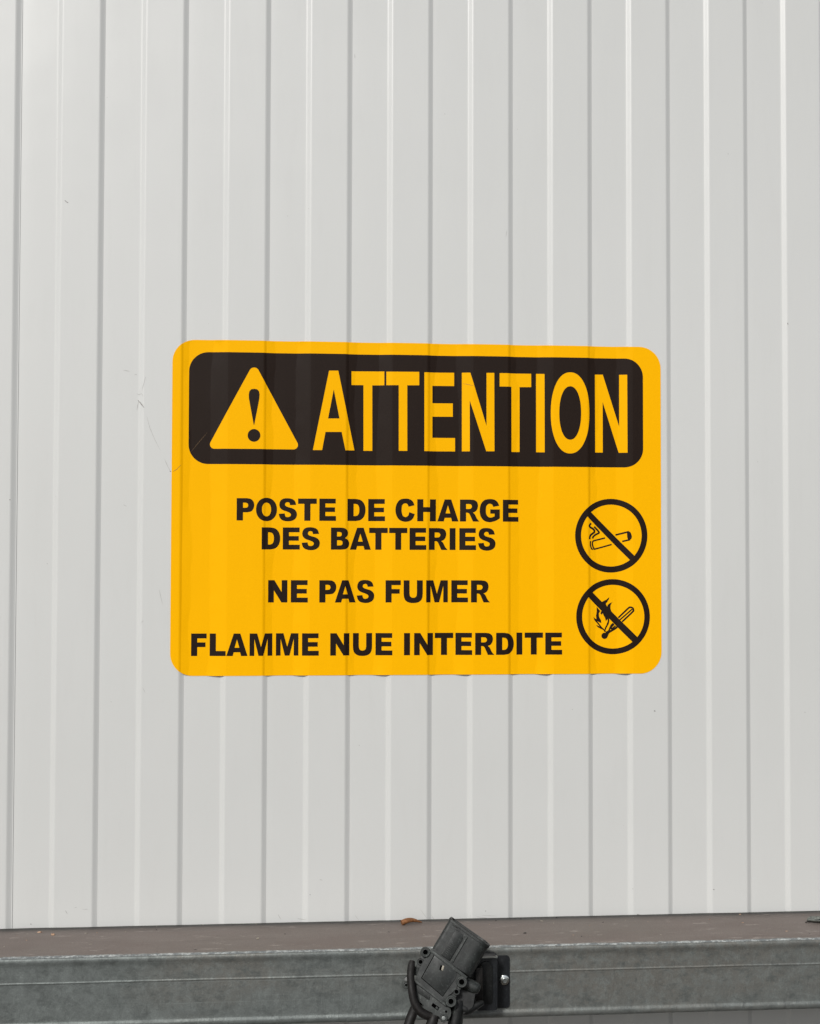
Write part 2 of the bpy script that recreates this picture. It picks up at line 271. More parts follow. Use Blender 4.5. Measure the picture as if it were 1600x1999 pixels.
DATA = {"boxes":[[0,"P",265.13,286.32],[0,"O",288.41,313.73],[0,"S",315.71,337.88],[0,"T",339.12,361.84],[0,"E",364.95,385.25],[0,"D",399.22,421.34],[0,"E",424.6,445.15],[0,"C",457.78,481.6],[0,"H",484.55,507.86],[0,"A",509.63,535.85],[0,"R",537.52,561.43],[0,"G",561.67,586.72],[0,"E",590.43,610.29],[1,"D",295.41,317.76],[1,"E",320.85,341.53],[1,"S",343.64,365.74],[1,"B",379.17,401.61],[1,"A",402.23,428.1],[1,"T",425.85,448.52],[1,"T",450.23,472.48],[1,"E",475.2,495.86],[1,"R",499.05,522.5],[1,"I",524.87,532.22],[1,"E",536.85,557.18],[1,"S",559.68,581.37],[2,"N",303.5,326.81],[2,"E",330.92,351.51],[2,"P",365.35,386.02],[2,"A",384.24,409.69],[2,"S",410.87,432.38],[2,"F",446.04,464.65],[2,"U",468.08,491.67],[2,"M",495.7,522.81],[2,"E",527.01,547.44],[2,"R",551.06,574.56],[3,"F",211.62,230.17],[3,"L",233.8,253.12],[3,"A",253.85,279.33],[3,"M",281.67,308.99],[3,"M",313.23,340.5],[3,"E",344.76,365.06],[3,"N",378.91,402.24],[3,"U",406.53,429.93],[3,"E",434.06,454.56],[3,"I",468.7,476.15],[3,"N",481.07,504.51],[3,"T",506.75,529.51],[3,"E",532.21,552.63],[3,"R",556.24,580.03],[3,"D",582.14,604.48],[3,"I",607.81,615.22],[3,"T",618.09,640.83],[3,"E",643.56,664.38]],"head":{"A":[[[356.78,128.6],[376.04,225.92],[387.29,226.09],[407.44,128.82],[396.43,128.72],[391.72,151.1],[372.0,150.89],[367.98,128.7]],[[381.88,203.16],[389.03,167.49],[375.04,167.33]]],"T1":[[[403.56,225.83],[443.75,226.16],[443.8,209.15],[429.09,208.95],[429.36,128.53],[418.58,128.42],[418.3,209.06],[403.63,208.98]]],"T2":[[[446.27,225.82],[486.64,226.04],[486.68,209.49],[471.9,209.29],[472.11,128.67],[461.66,128.58],[461.43,209.27],[446.32,209.19]]],"E":[[[492.97,225.62],[530.12,225.91],[530.14,209.46],[503.13,209.34],[503.17,187.87],[528.53,187.93],[528.55,171.5],[503.21,171.33],[503.26,145.22],[531.38,145.26],[531.41,128.72],[493.18,128.62]]],"N1":[[[539.64,225.97],[549.95,226.12],[570.07,160.4],[570.02,225.99],[579.64,226.13],[579.99,129.17],[569.81,129.08],[549.27,191.77],[549.48,128.89],[539.77,128.8]]],"T3":[[[586.4,225.94],[626.32,226.09],[626.32,209.49],[611.75,209.29],[611.74,128.76],[601.53,128.66],[601.37,209.43],[586.41,209.37]]],"I":[[[632.39,226.04],[642.8,225.9],[643.03,128.62],[632.49,128.66]]],"O":[[[699.18,178.03],[699.08,172.8],[698.82,168.11],[698.38,163.65],[697.78,159.39],[697.01,155.34],[696.08,151.5],[694.99,147.88],[693.76,144.5],[692.39,141.39],[690.89,138.55],[689.26,136.0],[687.51,133.76],[685.66,131.84],[683.7,130.25],[681.65,129.0],[679.5,128.09],[677.23,127.54],[674.72,127.34],[672.2,127.49],[669.94,128.0],[667.79,128.87],[665.75,130.08],[663.8,131.64],[661.95,133.52],[660.22,135.72],[658.6,138.24],[657.11,141.04],[655.75,144.12],[654.53,147.46],[653.46,151.05],[652.55,154.87],[651.79,158.89],[651.2,163.13],[650.77,167.57],[650.52,172.24],[650.44,177.45],[650.53,182.66],[650.79,187.34],[651.22,191.8],[651.82,196.05],[652.58,200.1],[653.5,203.95],[654.58,207.57],[655.8,210.95],[657.17,214.07],[658.67,216.91],[660.29,219.47],[662.04,221.72],[663.89,223.66],[665.84,225.26],[667.9,226.53],[670.05,227.45],[672.31,228.02],[674.84,228.23],[677.36,228.09],[679.63,227.59],[681.78,226.73],[683.83,225.52],[685.79,223.97],[687.64,222.09],[689.38,219.88],[691.01,217.37],[692.5,214.56],[693.87,211.47],[695.09,208.11],[696.16,204.51],[697.08,200.69],[697.84,196.64],[698.43,192.39],[698.85,187.94],[699.1,183.25]],[[688.57,177.76],[688.51,174.32],[688.36,171.23],[688.12,168.29],[687.77,165.48],[687.34,162.81],[686.81,160.28],[686.2,157.9],[685.51,155.67],[684.73,153.62],[683.88,151.75],[682.96,150.07],[681.97,148.6],[680.92,147.33],[679.82,146.28],[678.66,145.46],[677.44,144.86],[676.16,144.5],[674.74,144.36],[673.31,144.47],[672.03,144.81],[670.82,145.38],[669.66,146.18],[668.56,147.21],[667.51,148.45],[666.53,149.9],[665.62,151.56],[664.77,153.41],[664.0,155.44],[663.32,157.65],[662.71,160.02],[662.19,162.53],[661.77,165.19],[661.43,167.99],[661.19,170.91],[661.05,174.0],[661.01,177.43],[661.06,180.87],[661.21,183.96],[661.45,186.89],[661.79,189.69],[662.22,192.37],[662.75,194.9],[663.36,197.28],[664.05,199.51],[664.82,201.56],[665.67,203.44],[666.59,205.12],[667.58,206.6],[668.62,207.87],[669.73,208.93],[670.89,209.76],[672.11,210.36],[673.39,210.73],[674.82,210.87],[676.24,210.77],[677.52,210.43],[678.74,209.86],[679.9,209.06],[681.0,208.04],[682.05,206.8],[683.03,205.34],[683.95,203.68],[684.8,201.83],[685.57,199.79],[686.26,197.58],[686.86,195.21],[687.38,192.68],[687.81,190.02],[688.14,187.22],[688.38,184.29],[688.52,181.2]]],"N2":[[[706.54,226.11],[716.6,226.26],[737.18,161.52],[737.19,226.27],[747.13,226.41],[747.32,129.01],[736.52,128.91],[716.38,192.17],[716.41,129.01],[706.8,129.06]]]},"tri":[[232.44,134.63],[232.48,135.34],[232.61,136.04],[232.83,136.71],[233.14,137.35],[279.92,225.27],[280.35,225.94],[280.87,226.55],[281.46,227.08],[282.11,227.53],[282.82,227.9],[283.56,228.16],[284.33,228.33],[285.12,228.39],[285.91,228.35],[286.68,228.21],[287.43,227.97],[288.14,227.62],[288.8,227.19],[289.4,226.67],[289.92,226.08],[290.36,225.43],[337.89,137.61],[338.2,136.98],[338.44,136.3],[338.58,135.6],[338.63,134.89],[338.58,134.18],[338.45,133.47],[338.22,132.79],[337.91,132.15],[337.52,131.55],[337.06,131.01],[336.52,130.54],[335.94,130.13],[335.3,129.81],[334.63,129.57],[333.93,129.43],[333.22,129.38],[237.85,129.25],[237.15,129.29],[236.46,129.42],[235.79,129.65],[235.16,129.95],[234.57,130.34],[234.04,130.81],[233.57,131.34],[233.18,131.92],[232.86,132.56],[232.63,133.23],[232.49,133.92]],"excl":[[278.83,195.53],[279.58,199.44],[281.73,201.81],[285.12,202.48],[288.84,201.9],[291.17,199.59],[291.96,195.7],[291.68,191.02],[290.34,183.2],[285.7,158.51],[285.08,158.51],[280.45,183.08],[279.01,190.85]],"dot":[[293.19,145.82],[293.08,144.46],[292.74,143.15],[292.17,141.91],[291.41,140.79],[290.46,139.82],[289.37,139.03],[288.15,138.45],[286.85,138.08],[285.51,137.95],[284.17,138.06],[282.87,138.4],[281.65,138.96],[280.54,139.72],[279.58,140.67],[278.81,141.78],[278.23,143.0],[277.87,144.31],[277.75,145.66],[277.86,147.01],[278.2,148.32],[278.76,149.56],[279.52,150.68],[280.47,151.65],[281.57,152.44],[282.78,153.03],[284.08,153.39],[285.42,153.52],[286.76,153.42],[288.06,153.08],[289.28,152.52],[290.39,151.76],[291.35,150.81],[292.13,149.7],[292.7,148.48],[293.06,147.17]],"ring1":[[[771.99,25.82],[771.81,21.81],[771.27,17.84],[770.4,13.92],[769.18,10.1],[767.64,6.4],[765.78,2.84],[763.63,-0.54],[761.19,-3.72],[758.48,-6.68],[755.53,-9.39],[752.36,-11.83],[748.98,-13.98],[745.44,-15.83],[741.76,-17.36],[737.95,-18.57],[734.06,-19.44],[730.11,-19.97],[726.14,-20.14],[722.16,-19.97],[718.22,-19.46],[714.35,-18.6],[710.56,-17.4],[706.89,-15.88],[703.37,-14.05],[700.03,-11.91],[696.89,-9.49],[693.97,-6.8],[691.29,-3.87],[688.88,-0.71],[686.76,2.65],[684.93,6.18],[683.42,9.86],[682.24,13.66],[681.38,17.55],[680.87,21.5],[680.7,25.49],[680.88,29.47],[681.41,33.43],[682.27,37.33],[683.47,41.14],[684.99,44.84],[686.82,48.39],[688.96,51.77],[691.38,54.95],[694.07,57.91],[697.0,60.62],[700.16,63.08],[703.51,65.24],[707.04,67.11],[710.72,68.66],[714.52,69.89],[718.41,70.78],[722.36,71.33],[726.34,71.53],[730.32,71.38],[734.27,70.88],[738.16,70.03],[741.97,68.85],[745.65,67.34],[749.19,65.51],[752.55,63.37],[755.72,60.95],[758.66,58.26],[761.35,55.31],[763.78,52.14],[765.92,48.77],[767.75,45.22],[769.27,41.53],[770.47,37.71],[771.32,33.8],[771.83,29.82]],[[764.65,25.98],[764.49,22.62],[764.05,19.29],[763.31,16.02],[762.3,12.81],[761.01,9.71],[759.46,6.73],[757.65,3.9],[755.61,1.23],[753.35,-1.24],[750.88,-3.51],[748.22,-5.56],[745.4,-7.36],[742.44,-8.92],[739.35,-10.2],[736.17,-11.21],[732.91,-11.94],[729.61,-12.39],[726.28,-12.54],[722.95,-12.4],[719.65,-11.97],[716.41,-11.25],[713.24,-10.25],[710.17,-8.97],[707.22,-7.43],[704.42,-5.64],[701.79,-3.61],[699.34,-1.36],[697.1,1.1],[695.09,3.74],[693.31,6.56],[691.78,9.52],[690.51,12.6],[689.52,15.79],[688.8,19.05],[688.38,22.36],[688.24,25.7],[688.39,29.04],[688.82,32.36],[689.55,35.63],[690.55,38.82],[691.83,41.92],[693.37,44.89],[695.15,47.72],[697.18,50.39],[699.43,52.87],[701.89,55.14],[704.53,57.2],[707.34,59.01],[710.3,60.58],[713.37,61.88],[716.55,62.9],[719.81,63.65],[723.11,64.1],[726.45,64.27],[729.78,64.14],[733.09,63.72],[736.34,63.01],[739.53,62.02],[742.61,60.76],[745.57,59.22],[748.38,57.43],[751.03,55.4],[753.49,53.15],[755.74,50.68],[757.77,48.03],[759.56,45.2],[761.1,42.23],[762.37,39.13],[763.37,35.93],[764.08,32.66],[764.51,29.33]]],"bar1":[[[693.55,52.19],[698.34,57.79],[758.5,-2.2],[752.92,-7.42]]],"ring2":[[[774.85,-74.78],[774.66,-78.84],[774.12,-82.87],[773.23,-86.84],[771.99,-90.72],[770.42,-94.47],[768.53,-98.07],[766.34,-101.49],[763.85,-104.71],[761.1,-107.69],[758.09,-110.43],[754.86,-112.89],[751.43,-115.05],[747.83,-116.91],[744.08,-118.45],[740.21,-119.65],[736.25,-120.51],[732.23,-121.03],[728.18,-121.18],[724.14,-120.99],[720.13,-120.44],[716.18,-119.55],[712.33,-118.32],[708.6,-116.75],[705.02,-114.87],[701.62,-112.68],[698.42,-110.2],[695.45,-107.46],[692.72,-104.47],[690.27,-101.25],[688.11,-97.83],[686.25,-94.23],[684.72,-90.49],[683.51,-86.62],[682.64,-82.67],[682.12,-78.65],[681.95,-74.61],[682.13,-70.56],[682.66,-66.55],[683.54,-62.59],[684.76,-58.73],[686.31,-54.99],[688.18,-51.39],[690.35,-47.97],[692.82,-44.76],[695.55,-41.77],[698.53,-39.03],[701.75,-36.55],[705.16,-34.37],[708.75,-32.49],[712.5,-30.94],[716.36,-29.71],[720.32,-28.83],[724.34,-28.3],[728.39,-28.12],[732.44,-28.29],[736.46,-28.82],[740.43,-29.7],[744.3,-30.92],[748.05,-32.48],[751.65,-34.35],[755.07,-36.54],[758.29,-39.02],[761.28,-41.77],[764.02,-44.77],[766.49,-48.0],[768.67,-51.44],[770.54,-55.05],[772.09,-58.81],[773.3,-62.7],[774.17,-66.67],[774.69,-70.71]],[[767.77,-74.76],[767.61,-78.2],[767.15,-81.61],[766.4,-84.97],[765.36,-88.25],[764.04,-91.42],[762.45,-94.47],[760.6,-97.36],[758.51,-100.08],[756.19,-102.61],[753.66,-104.92],[750.94,-107.01],[748.05,-108.84],[745.01,-110.42],[741.85,-111.72],[738.59,-112.74],[735.25,-113.47],[731.86,-113.9],[728.45,-114.04],[725.04,-113.88],[721.66,-113.41],[718.33,-112.66],[715.08,-111.62],[711.94,-110.29],[708.92,-108.7],[706.05,-106.85],[703.35,-104.75],[700.85,-102.43],[698.55,-99.9],[696.49,-97.17],[694.66,-94.28],[693.1,-91.23],[691.8,-88.06],[690.78,-84.79],[690.05,-81.45],[689.61,-78.05],[689.47,-74.62],[689.62,-71.2],[690.07,-67.8],[690.81,-64.45],[691.84,-61.18],[693.15,-58.01],[694.73,-54.97],[696.56,-52.08],[698.64,-49.36],[700.94,-46.83],[703.46,-44.51],[706.17,-42.42],[709.05,-40.57],[712.07,-38.98],[715.23,-37.67],[718.49,-36.63],[721.82,-35.89],[725.21,-35.44],[728.62,-35.29],[732.04,-35.44],[735.43,-35.89],[738.77,-36.63],[742.03,-37.66],[745.19,-38.98],[748.22,-40.57],[751.11,-42.42],[753.82,-44.52],[756.34,-46.84],[758.65,-49.38],[760.73,-52.12],[762.56,-55.02],[764.14,-58.08],[765.44,-61.26],[766.46,-64.55],[767.19,-67.91],[767.63,-71.32]]],"bar2":[[[694.9,-47.76],[700.44,-41.84],[761.5,-102.44],[755.42,-108.59]]],"cig":{"lines":[[[[701.26,41.04],[699.56,38.95],[699.2,37.46],[700.28,35.98],[703.3,34.33],[704.99,32.73],[705.59,31.13],[704.99,29.58],[702.69,27.96],[700.57,26.17],[699.54,23.79],[699.17,21.11]],2.25],[[[705.24,36.9],[707.23,34.7],[709.95,31.98],[711.46,29.78],[711.04,28.77],[708.73,27.69],[706.01,26.19],[703.89,24.1],[703.16,22.02]],2.06],[[[700.74,18.86],[700.25,16.06],[700.61,12.79],[701.57,10.12],[703.14,8.16]],1.59],[[[719.14,22.84],[705.09,19.35],[703.4,18.15],[702.91,15.48],[703.51,12.5],[704.95,9.83],[706.58,9.13],[727.48,14.78]],1.69],[[[732.23,26.58],[748.76,30.7]],1.88],[[[740.53,18.57],[749.95,20.81]],1.88]],"polys":[[[746.32,30.51],[748.76,31.06],[750.27,30.53],[751.67,28.15],[752.51,24.57],[751.89,22.18],[750.25,20.39],[747.82,20.38],[746.79,23.06],[746.44,26.64]]]},"match":{"lines":[[[[735.58,-76.1],[747.76,-64.2],[749.83,-63.06],[751.89,-63.2],[753.61,-64.41],[753.94,-66.57],[753.05,-68.59],[740.16,-81.02]],1.91],[[[737.42,-78.66],[752.57,-65.22]],1.59],[[[725.74,-90.06],[727.46,-87.04],[730.34,-84.15]],1.49],[[[726.77,-90.4],[732.12,-85.91]],1.49],[[[719.9,-94.41],[723.33,-92.4],[725.05,-89.05],[726.78,-85.36],[729.52,-83.01]],1.91],[[[723.33,-94.08],[727.45,-91.74],[730.88,-89.73],[734.32,-87.39]],2.34],[[[718.4,-93.4],[718.13,-91.38],[714.44,-88.01],[709.66,-81.96]],1.27]],"polys":[[[722.23,-98.31],[722.19,-98.82],[722.09,-99.32],[721.92,-99.8],[721.69,-100.26],[721.4,-100.68],[721.06,-101.06],[720.66,-101.4],[720.23,-101.68],[719.77,-101.9],[719.27,-102.06],[718.76,-102.16],[718.25,-102.19],[717.73,-102.16],[717.22,-102.06],[716.73,-101.89],[716.26,-101.66],[715.83,-101.38],[715.44,-101.04],[715.1,-100.66],[714.81,-100.23],[714.58,-99.78],[714.42,-99.29],[714.32,-98.79],[714.28,-98.29],[714.32,-97.78],[714.42,-97.28],[714.59,-96.8],[714.82,-96.34],[715.11,-95.92],[715.45,-95.54],[715.84,-95.2],[716.27,-94.92],[716.74,-94.7],[717.23,-94.53],[717.74,-94.44],[718.26,-94.4],[718.78,-94.44],[719.29,-94.54],[719.78,-94.7],[720.25,-94.93],[720.68,-95.22],[721.07,-95.55],[721.41,-95.94],[721.7,-96.36],[721.93,-96.82],[722.09,-97.3],[722.19,-97.8]],[[719.22,-94.41],[723.33,-93.41],[726.08,-91.4],[726.76,-93.08],[723.67,-95.76],[722.09,-99.45],[720.92,-101.8]],[[708.33,-62.47],[712.77,-67.52],[711.05,-70.88],[711.59,-75.24],[713.77,-78.94],[714.31,-82.77],[709.32,-80.48],[711.02,-83.98],[714.44,-87.68],[718.2,-91.38],[717.85,-92.72],[716.49,-91.04],[713.07,-89.49],[709.65,-87.67],[707.33,-84.5],[710.34,-85.99],[712.05,-86.66],[708.97,-82.96],[706.24,-79.94],[704.88,-77.92],[704.2,-74.69],[706.25,-76.91],[707.96,-77.59],[707.49,-73.22],[708.32,-68.52]],[[713.79,-67.86],[713.1,-70.88],[714.47,-72.23],[715.98,-70.55],[717.21,-73.24],[718.91,-76.27],[719.93,-80.3],[721.99,-77.62],[722.33,-79.97],[720.61,-84.67],[718.55,-88.7],[717.99,-93.4],[719.91,-94.07],[719.57,-91.38],[720.6,-88.7],[723.35,-84.0],[724.39,-79.97],[724.05,-77.28],[720.63,-72.57],[716.53,-67.86]],[[714.84,-56.43],[717.24,-55.09],[720.67,-53.61],[722.73,-51.73],[724.25,-50.25],[723.76,-53.07],[721.7,-56.44],[719.98,-58.45],[720.66,-60.47],[721.48,-62.35],[722.37,-59.8],[724.78,-58.12],[728.76,-56.44],[726.83,-58.46],[725.8,-61.15],[725.79,-64.51],[726.81,-67.88],[720.64,-68.54],[716.55,-61.81]]]},"marks":[[[[155.2,215.6],[152.84,206.27],[150.47,198.8]],0.37],[[[145.7,187.59],[149.39,183.3],[153.69,177.78]],1.0],[[[146.92,186.37],[145.75,181.4],[144.59,175.2]],0.5],[[[144.42,195.0],[146.86,193.8],[150.5,195.08],[152.36,191.39]],0.56],[[[156.82,167.92],[160.6,153.72],[166.19,140.79],[173.62,126.01]],0.44],[[[177.97,116.77],[181.69,108.77],[185.41,101.37]],0.5],[[[184.79,101.99],[186.02,100.76]],1.25],[[[57.25,427.2],[59.08,425.39],[61.51,424.21]],0.81],[[[66.52,-420.79],[68.95,-425.05]],0.69],[[[77.23,-418.0],[80.2,-417.46]],0.37],[[[86.2,-420.0],[93.37,-420.15]],0.25],[[[367.61,-390.42],[370.7,-391.1]],0.75],[[[355.37,-407.95],[356.6,-408.59]],0.81],[[[405.84,618.91],[406.49,613.83]],0.62],[[[595.35,403.58],[594.07,395.88]],0.37],[[[853.96,-411.73],[855.26,-412.39]],1.25],[[[752.44,-408.47],[752.44,-409.72]],0.75],[[[779.54,-191.25],[781.48,-191.27]],1.25],[[[953.22,295.13],[953.87,292.55]],0.87],[[[503.17,-436.85],[506.3,-441.85]],0.62],[[[489.4,-428.54],[498.17,-440.44]],0.31],[[[557.12,-438.02],[560.9,-439.34],[570.98,-440.79]],0.31],[[[564.68,-437.56],[583.59,-438.59]],0.25],[[[757.5,-440.48],[760.72,-441.17]],1.0],[[[410.43,-434.85],[414.79,-440.46]],0.37],[[[317.41,-431.61],[321.12,-437.8]],0.5],[[[340.75,-437.01],[348.13,-438.39],[351.82,-438.47]],0.56],[[[25.67,-436.73],[26.86,-437.36]],1.0],[[[569.08,-432.09],[569.71,-432.72]],1.0],[[[173.15,-40.48],[177.56,-58.92]],0.22],[[[154.73,-158.11],[157.81,-164.24]],0.22],[[[129.81,60.89],[133.46,59.06]],0.5],[[[128.35,223.26],[135.66,222.13]],0.5],[[[141.78,218.51],[144.22,217.92]],0.75],[[[676.5,-187.91],[677.78,-189.17]],0.75],[[[414.02,-229.77],[415.26,-230.41]],0.62],[[[260.22,-96.0],[260.84,-97.24]],0.62],[[[116.85,-174.94],[118.06,-175.55]],0.69],[[[914.37,120.05],[915.02,118.77]],0.69],[[[876.71,507.98],[878.04,507.37]],0.62],[[[323.95,415.92],[325.2,415.32]],0.56],[[[608.84,532.23],[609.48,530.96]],0.56],[[[40.13,-9.96],[41.33,-10.57]],0.69],[[[-3.77,66.24],[-2.57,65.63]],1.0],[[[971.9,-194.08],[973.22,-194.73]],0.75],[[[152.25,-80.36],[155.26,-78.52]],0.31],[[[517.76,548.59],[518.4,547.33]],0.56]],"smarks":[[[[209.67,125.11],[217.56,135.11],[229.72,149.51]],0.31],[[[188.47,100.78],[193.33,103.91],[198.17,109.52]],0.5],[[[540.56,212.89],[548.2,211.1],[554.56,209.92]],0.37]]}
# ================================================================ the cladding
HR, WS = 0.0029, 0.0054              # rib depth, width of the sloping side
P = 0.1
BR = 0.0011                          # half length of a bend
def tri(x):
    """depth of the ideal trapezoid at x (0 = raised flat, HR = recess), x in pitch units of metres"""
    t = x % P
    if t > P - WS / 2: t -= P
    if t < WS / 2: return HR * (t + WS / 2) / WS
    if t < P / 2 - WS / 2: return HR
    if t < P / 2 + WS / 2: return HR * (1 - (t - P / 2 + WS / 2) / WS)
    return 0.0
def prof(x):
    # bends rounded by averaging over a short window
    s = 0
    for k in range(-3, 4): s += tri(x + k * BR / 3)
    return s / 7
XS = set()
def xs_for(a, b):
    out = set([round(a, 6), round(b, 6)])
    i0, i1 = int(math.floor(a / P)) - 1, int(math.ceil(b / P)) + 1
    for i in range(i0, i1):
        for c in (i * P, i * P + P / 2):
            for e in (-WS / 2, WS / 2):
                for k in range(-5, 6):
                    x = c + e + k * BR * 1.3 / 5
                    if a < x < b: out.add(round(x, 6))
            for x in (c + .006, c + .010, c + .016, c + .024, c + .032, c + .040, c):
                if a < x < b: out.add(round(x, 6))
    return sorted(out)
def sheet_y(x, z, k):
    y = prof(x)
    t = x - k * 1.0
    if t < 0.10: y += 0.00046 if t < 0.0045 else 0.00046 * math.exp(-(t - .0045) / .02)
    if 0.0 < t < .09: y += .00045 * math.exp(-max(t, 0) / .009) * (.6 + .4 * noise.noise(Vector((0, 0, z * 2))))
    tt = x % P
    if WS / 2 < tt < P / 2: y += .00022 * math.exp(-(tt - .003) / .008)      # flats of the recess dish slightly at the fold
    y += .00030 * noise.noise(Vector((x * 7, 3.1 + k, z * 1.7)))
    return y
wall = empty('metal_wall', (0, 0, 0))
tag(wall, 'pale grey ribbed metal cladding wall behind the yellow warning sticker and the steel beam', 'wall')
ZB, ZT = -1.35, 1.75
for k in (-1, 0, 1):
    a, b = k * 1.0 - .03, k * 1.0 + 1.0045
    xs = xs_for(a, b); zs = [ZB + (ZT - ZB) * j / 62 for j in range(63)]
    bm = bmesh.new()
    g = [[bm.verts.new((x, sheet_y(x, z, k), z)) for x in xs] for z in zs]
    for j in range(len(zs) - 1):
        for i in range(len(xs) - 1):
            bm.faces.new((g[j][i], g[j][i + 1], g[j + 1][i + 1], g[j + 1][i]))
    o = finish('cladding_sheet', bm, M_WALL, wall, smooth=80, recalc=False)
    so = o.modifiers.new('thickness', 'SOLIDIFY'); so.thickness = .0004; so.offset = -1

# scuffs and hairline scratches: thin slivers of rubbed-in dirt on the sheets
def sliver(bm, pts, w, yoff=.00022, yf=None):
    P2 = [Vector((p[0] * .001, p[1] * .001)) for p in pts]
    Q = []
    for i in range(len(P2) - 1):
        n = max(2, int((P2[i + 1] - P2[i]).length / .0012))
        for t in range(n): Q.append(P2[i].lerp(P2[i + 1], t / n))
    Q.append(P2[-1]); n = len(Q)
    A = []; B = []
    for i, q in enumerate(Q):
        d = (Q[min(i + 1, n - 1)] - Q[max(i - 1, 0)]); d = d.normalized() if d.length > 0 else Vector((1, 0)); nn = Vector((-d.y, d.x))
        e = math.sin(math.pi * (i + .35) / (n - 1 + .7)) ** .6
        ww = w * .0005 * e * (.65 + .7 * random.random())
        j = nn * (random.random() - .5) * .0002
        for L, sgn in ((A, 1), (B, -1)):
            v = q + j + nn * ww * sgn
            y = (yf(v.x, v.y) if yf else sheet_y(v.x, v.y, math.floor(v.x))) - yoff
            L.append(bm.verts.new((v.x, y, v.y)))
    for i in range(n - 1): bm.faces.new((A[i], B[i], B[i + 1], A[i + 1]))
bm = bmesh.new(); bm2 = bmesh.new()
for i, (pts, w) in enumerate(DATA['marks']):
    sliver(bm2 if w > .75 else bm, pts, max(w, .35))
for (bb, mt) in ((bm, M_SCUFF), (bm2, M_SCUFF2)):
    o = finish('scuff_marks', bb, mt, wall, smooth=80); o['kind'] = 'stuff'

# ================================================================ the sticker
X0, X1, Z0, Z1 = .1870, .7895, -.1450, .2614
def n1(s, z, f): return noise.noise(Vector((s * 3.7, f * z, 1.3)))
def wob(i, z, kind):
    if kind == 'd':
        b = .0062 + .0060 * n1(i, z, 11) + .0025 * n1(i + 40, z, 50)
        return max(.0030, b)
    b = .0125 + .0045 * n1(i + 11, z, 9) + .0022 * n1(i + 70, z, 45) + .0035 * math.exp(-(z - Z0) / .03)
    return max(.007, b)
def sticker_y(x, z):
    """the film follows the ribs but spans the hollow corners"""
    y = prof(x)
    i = math.floor(x / P + .5); c = i * P; t = x - c        # dark side: raised left, recess right
    if -WS / 2 <= t < .03:
        b = WS / 2 + wob(i, z, 'd'); s = WS * (.02 + .16 * n1(i + 90, z, 14))           # leaves the slope low down
        ys = HR * (s + WS / 2) / WS
        if t > s and t < b: y = min(y, ys + (HR - ys) * (t - s) / (b - s))
    i = math.floor(x / P); c = i * P + P / 2; t = c - x     # light side, mirrored
    if -WS / 2 <= t < .03:
        b = WS / 2 + wob(i, z, 'l'); s = -WS * .42
        ys = HR * (s + WS / 2) / WS
        if t > s and t < b: y = min(y, ys + (HR - ys) * (t - s) / (b - s))
    # small lifted lips at the lower and upper edge where the film bridges a fold
    for ze, sg in ((Z0, 1), (Z1, -1)):
        dz = (z - ze) * sg
        if dz < .018:
            i = math.floor(x / P)
            for cx, w, am in ((i * P + .041, .0085, .0006), (i * P + .0065, .006, .0004), ((i + 1) * P - .056 - .003, .008, .0004)):
                a = am * (.55 + .6 * abs(n1(i + cx * 31, ze, 30)) + .3 * n1(i, ze * 3, 77))
                y -= a * math.exp(-((x - cx) / w) ** 2 * 1.6) * math.exp(-max(dz, 0) / .0055)
    y += .00008 * noise.noise(Vector((x * 60, 0, z * 25)))
    return y - .0004
# outline paths ---------------------------------------------------------------
def dens(poly, step=.0018):
    out = []
    for i in range(len(poly)):
        a, b = Vector(poly[i]), Vector(poly[(i + 1) % len(poly)])
        n = max(1, int(math.ceil((b - a).length / step)))
        for k in range(n): q = a.lerp(b, k / n); out.append((q.x, q.y))
    return out
def mm(poly): return [(p[0] * .001, p[1] * .001) for p in poly]
def rrect(x0, x1, z0, z1, r, n=14, e=1.0):
    out = []
    for cx, cz, a0 in ((x1 - r, z1 - r, 0), (x0 + r, z1 - r, 90), (x0 + r, z0 + r, 180), (x1 - r, z0 + r, 270)):
        for k in range(n + 1):
            a = R(a0 + 90 * k / n); out.append((cx + r * math.cos(a), cz + r * math.sin(a)))
    return out
def spl(run, sub=5): return [(v.x, v.y) for v in catmull(run, sub)]
def flip(pts, x0, x1, yt, yb): return [((x - x0) / (x1 - x0), 1 - (y - yt) / (yb - yt)) for x, y in pts]
def ellipse(cx, cy, rx, ry, n=40, e=1.0):
    o = []
    for k in range(n):
        a = 2 * math.pi * k / n; c, s = math.cos(a), math.sin(a)
        o.append((cx + rx * math.copysign(abs(c) ** e, c), cy + ry * math.copysign(abs(s) ** e, s)))
    return o
G = {}
G['I'] = [[(0, 0), (0, 1), (1, 1), (1, 0)]]
G['T'] = [[(0, 1), (1, 1), (1, .76), (.665, .76), (.665, 0), (.335, 0), (.335, .76), (0, .76)]]
G['E'] = [[(0, 0), (0, 1), (.985, 1), (.985, .78), (.365, .78), (.365, .61), (.94, .61), (.94, .40), (.365, .40), (.365, .22), (1, .22), (1, 0)]]
G['F'] = [[(0, 0), (0, 1), (1, 1), (1, .78), (.40, .78), (.40, .605), (.93, .605), (.93, .395), (.40, .395), (.40, 0)]]
G['L'] = [[(0, 0), (0, 1), (.39, 1), (.39, .225), (1, .225), (1, 0)]]
G['H'] = [[(0, 0), (0, 1), (.325, 1), (.325, .645), (.675, .645), (.675, 1), (1, 1), (1, 0), (.675, 0), (.675, .42), (.325, .42), (.325, 0)]]
G['N'] = [[(0, 0), (0, 1), (.325, 1), (.70, .47), (.70, 1), (1, 1), (1, 0), (.69, 0), (.30, .54), (.30, 0)]]
G['M'] = [[(0, 0), (0, 1), (.335, 1), (.5, .40), (.668, 1), (1, 1), (1, 0), (.79, 0), (.79, .745), (.605, 0), (.395, 0), (.21, .745), (.21, 0)]]
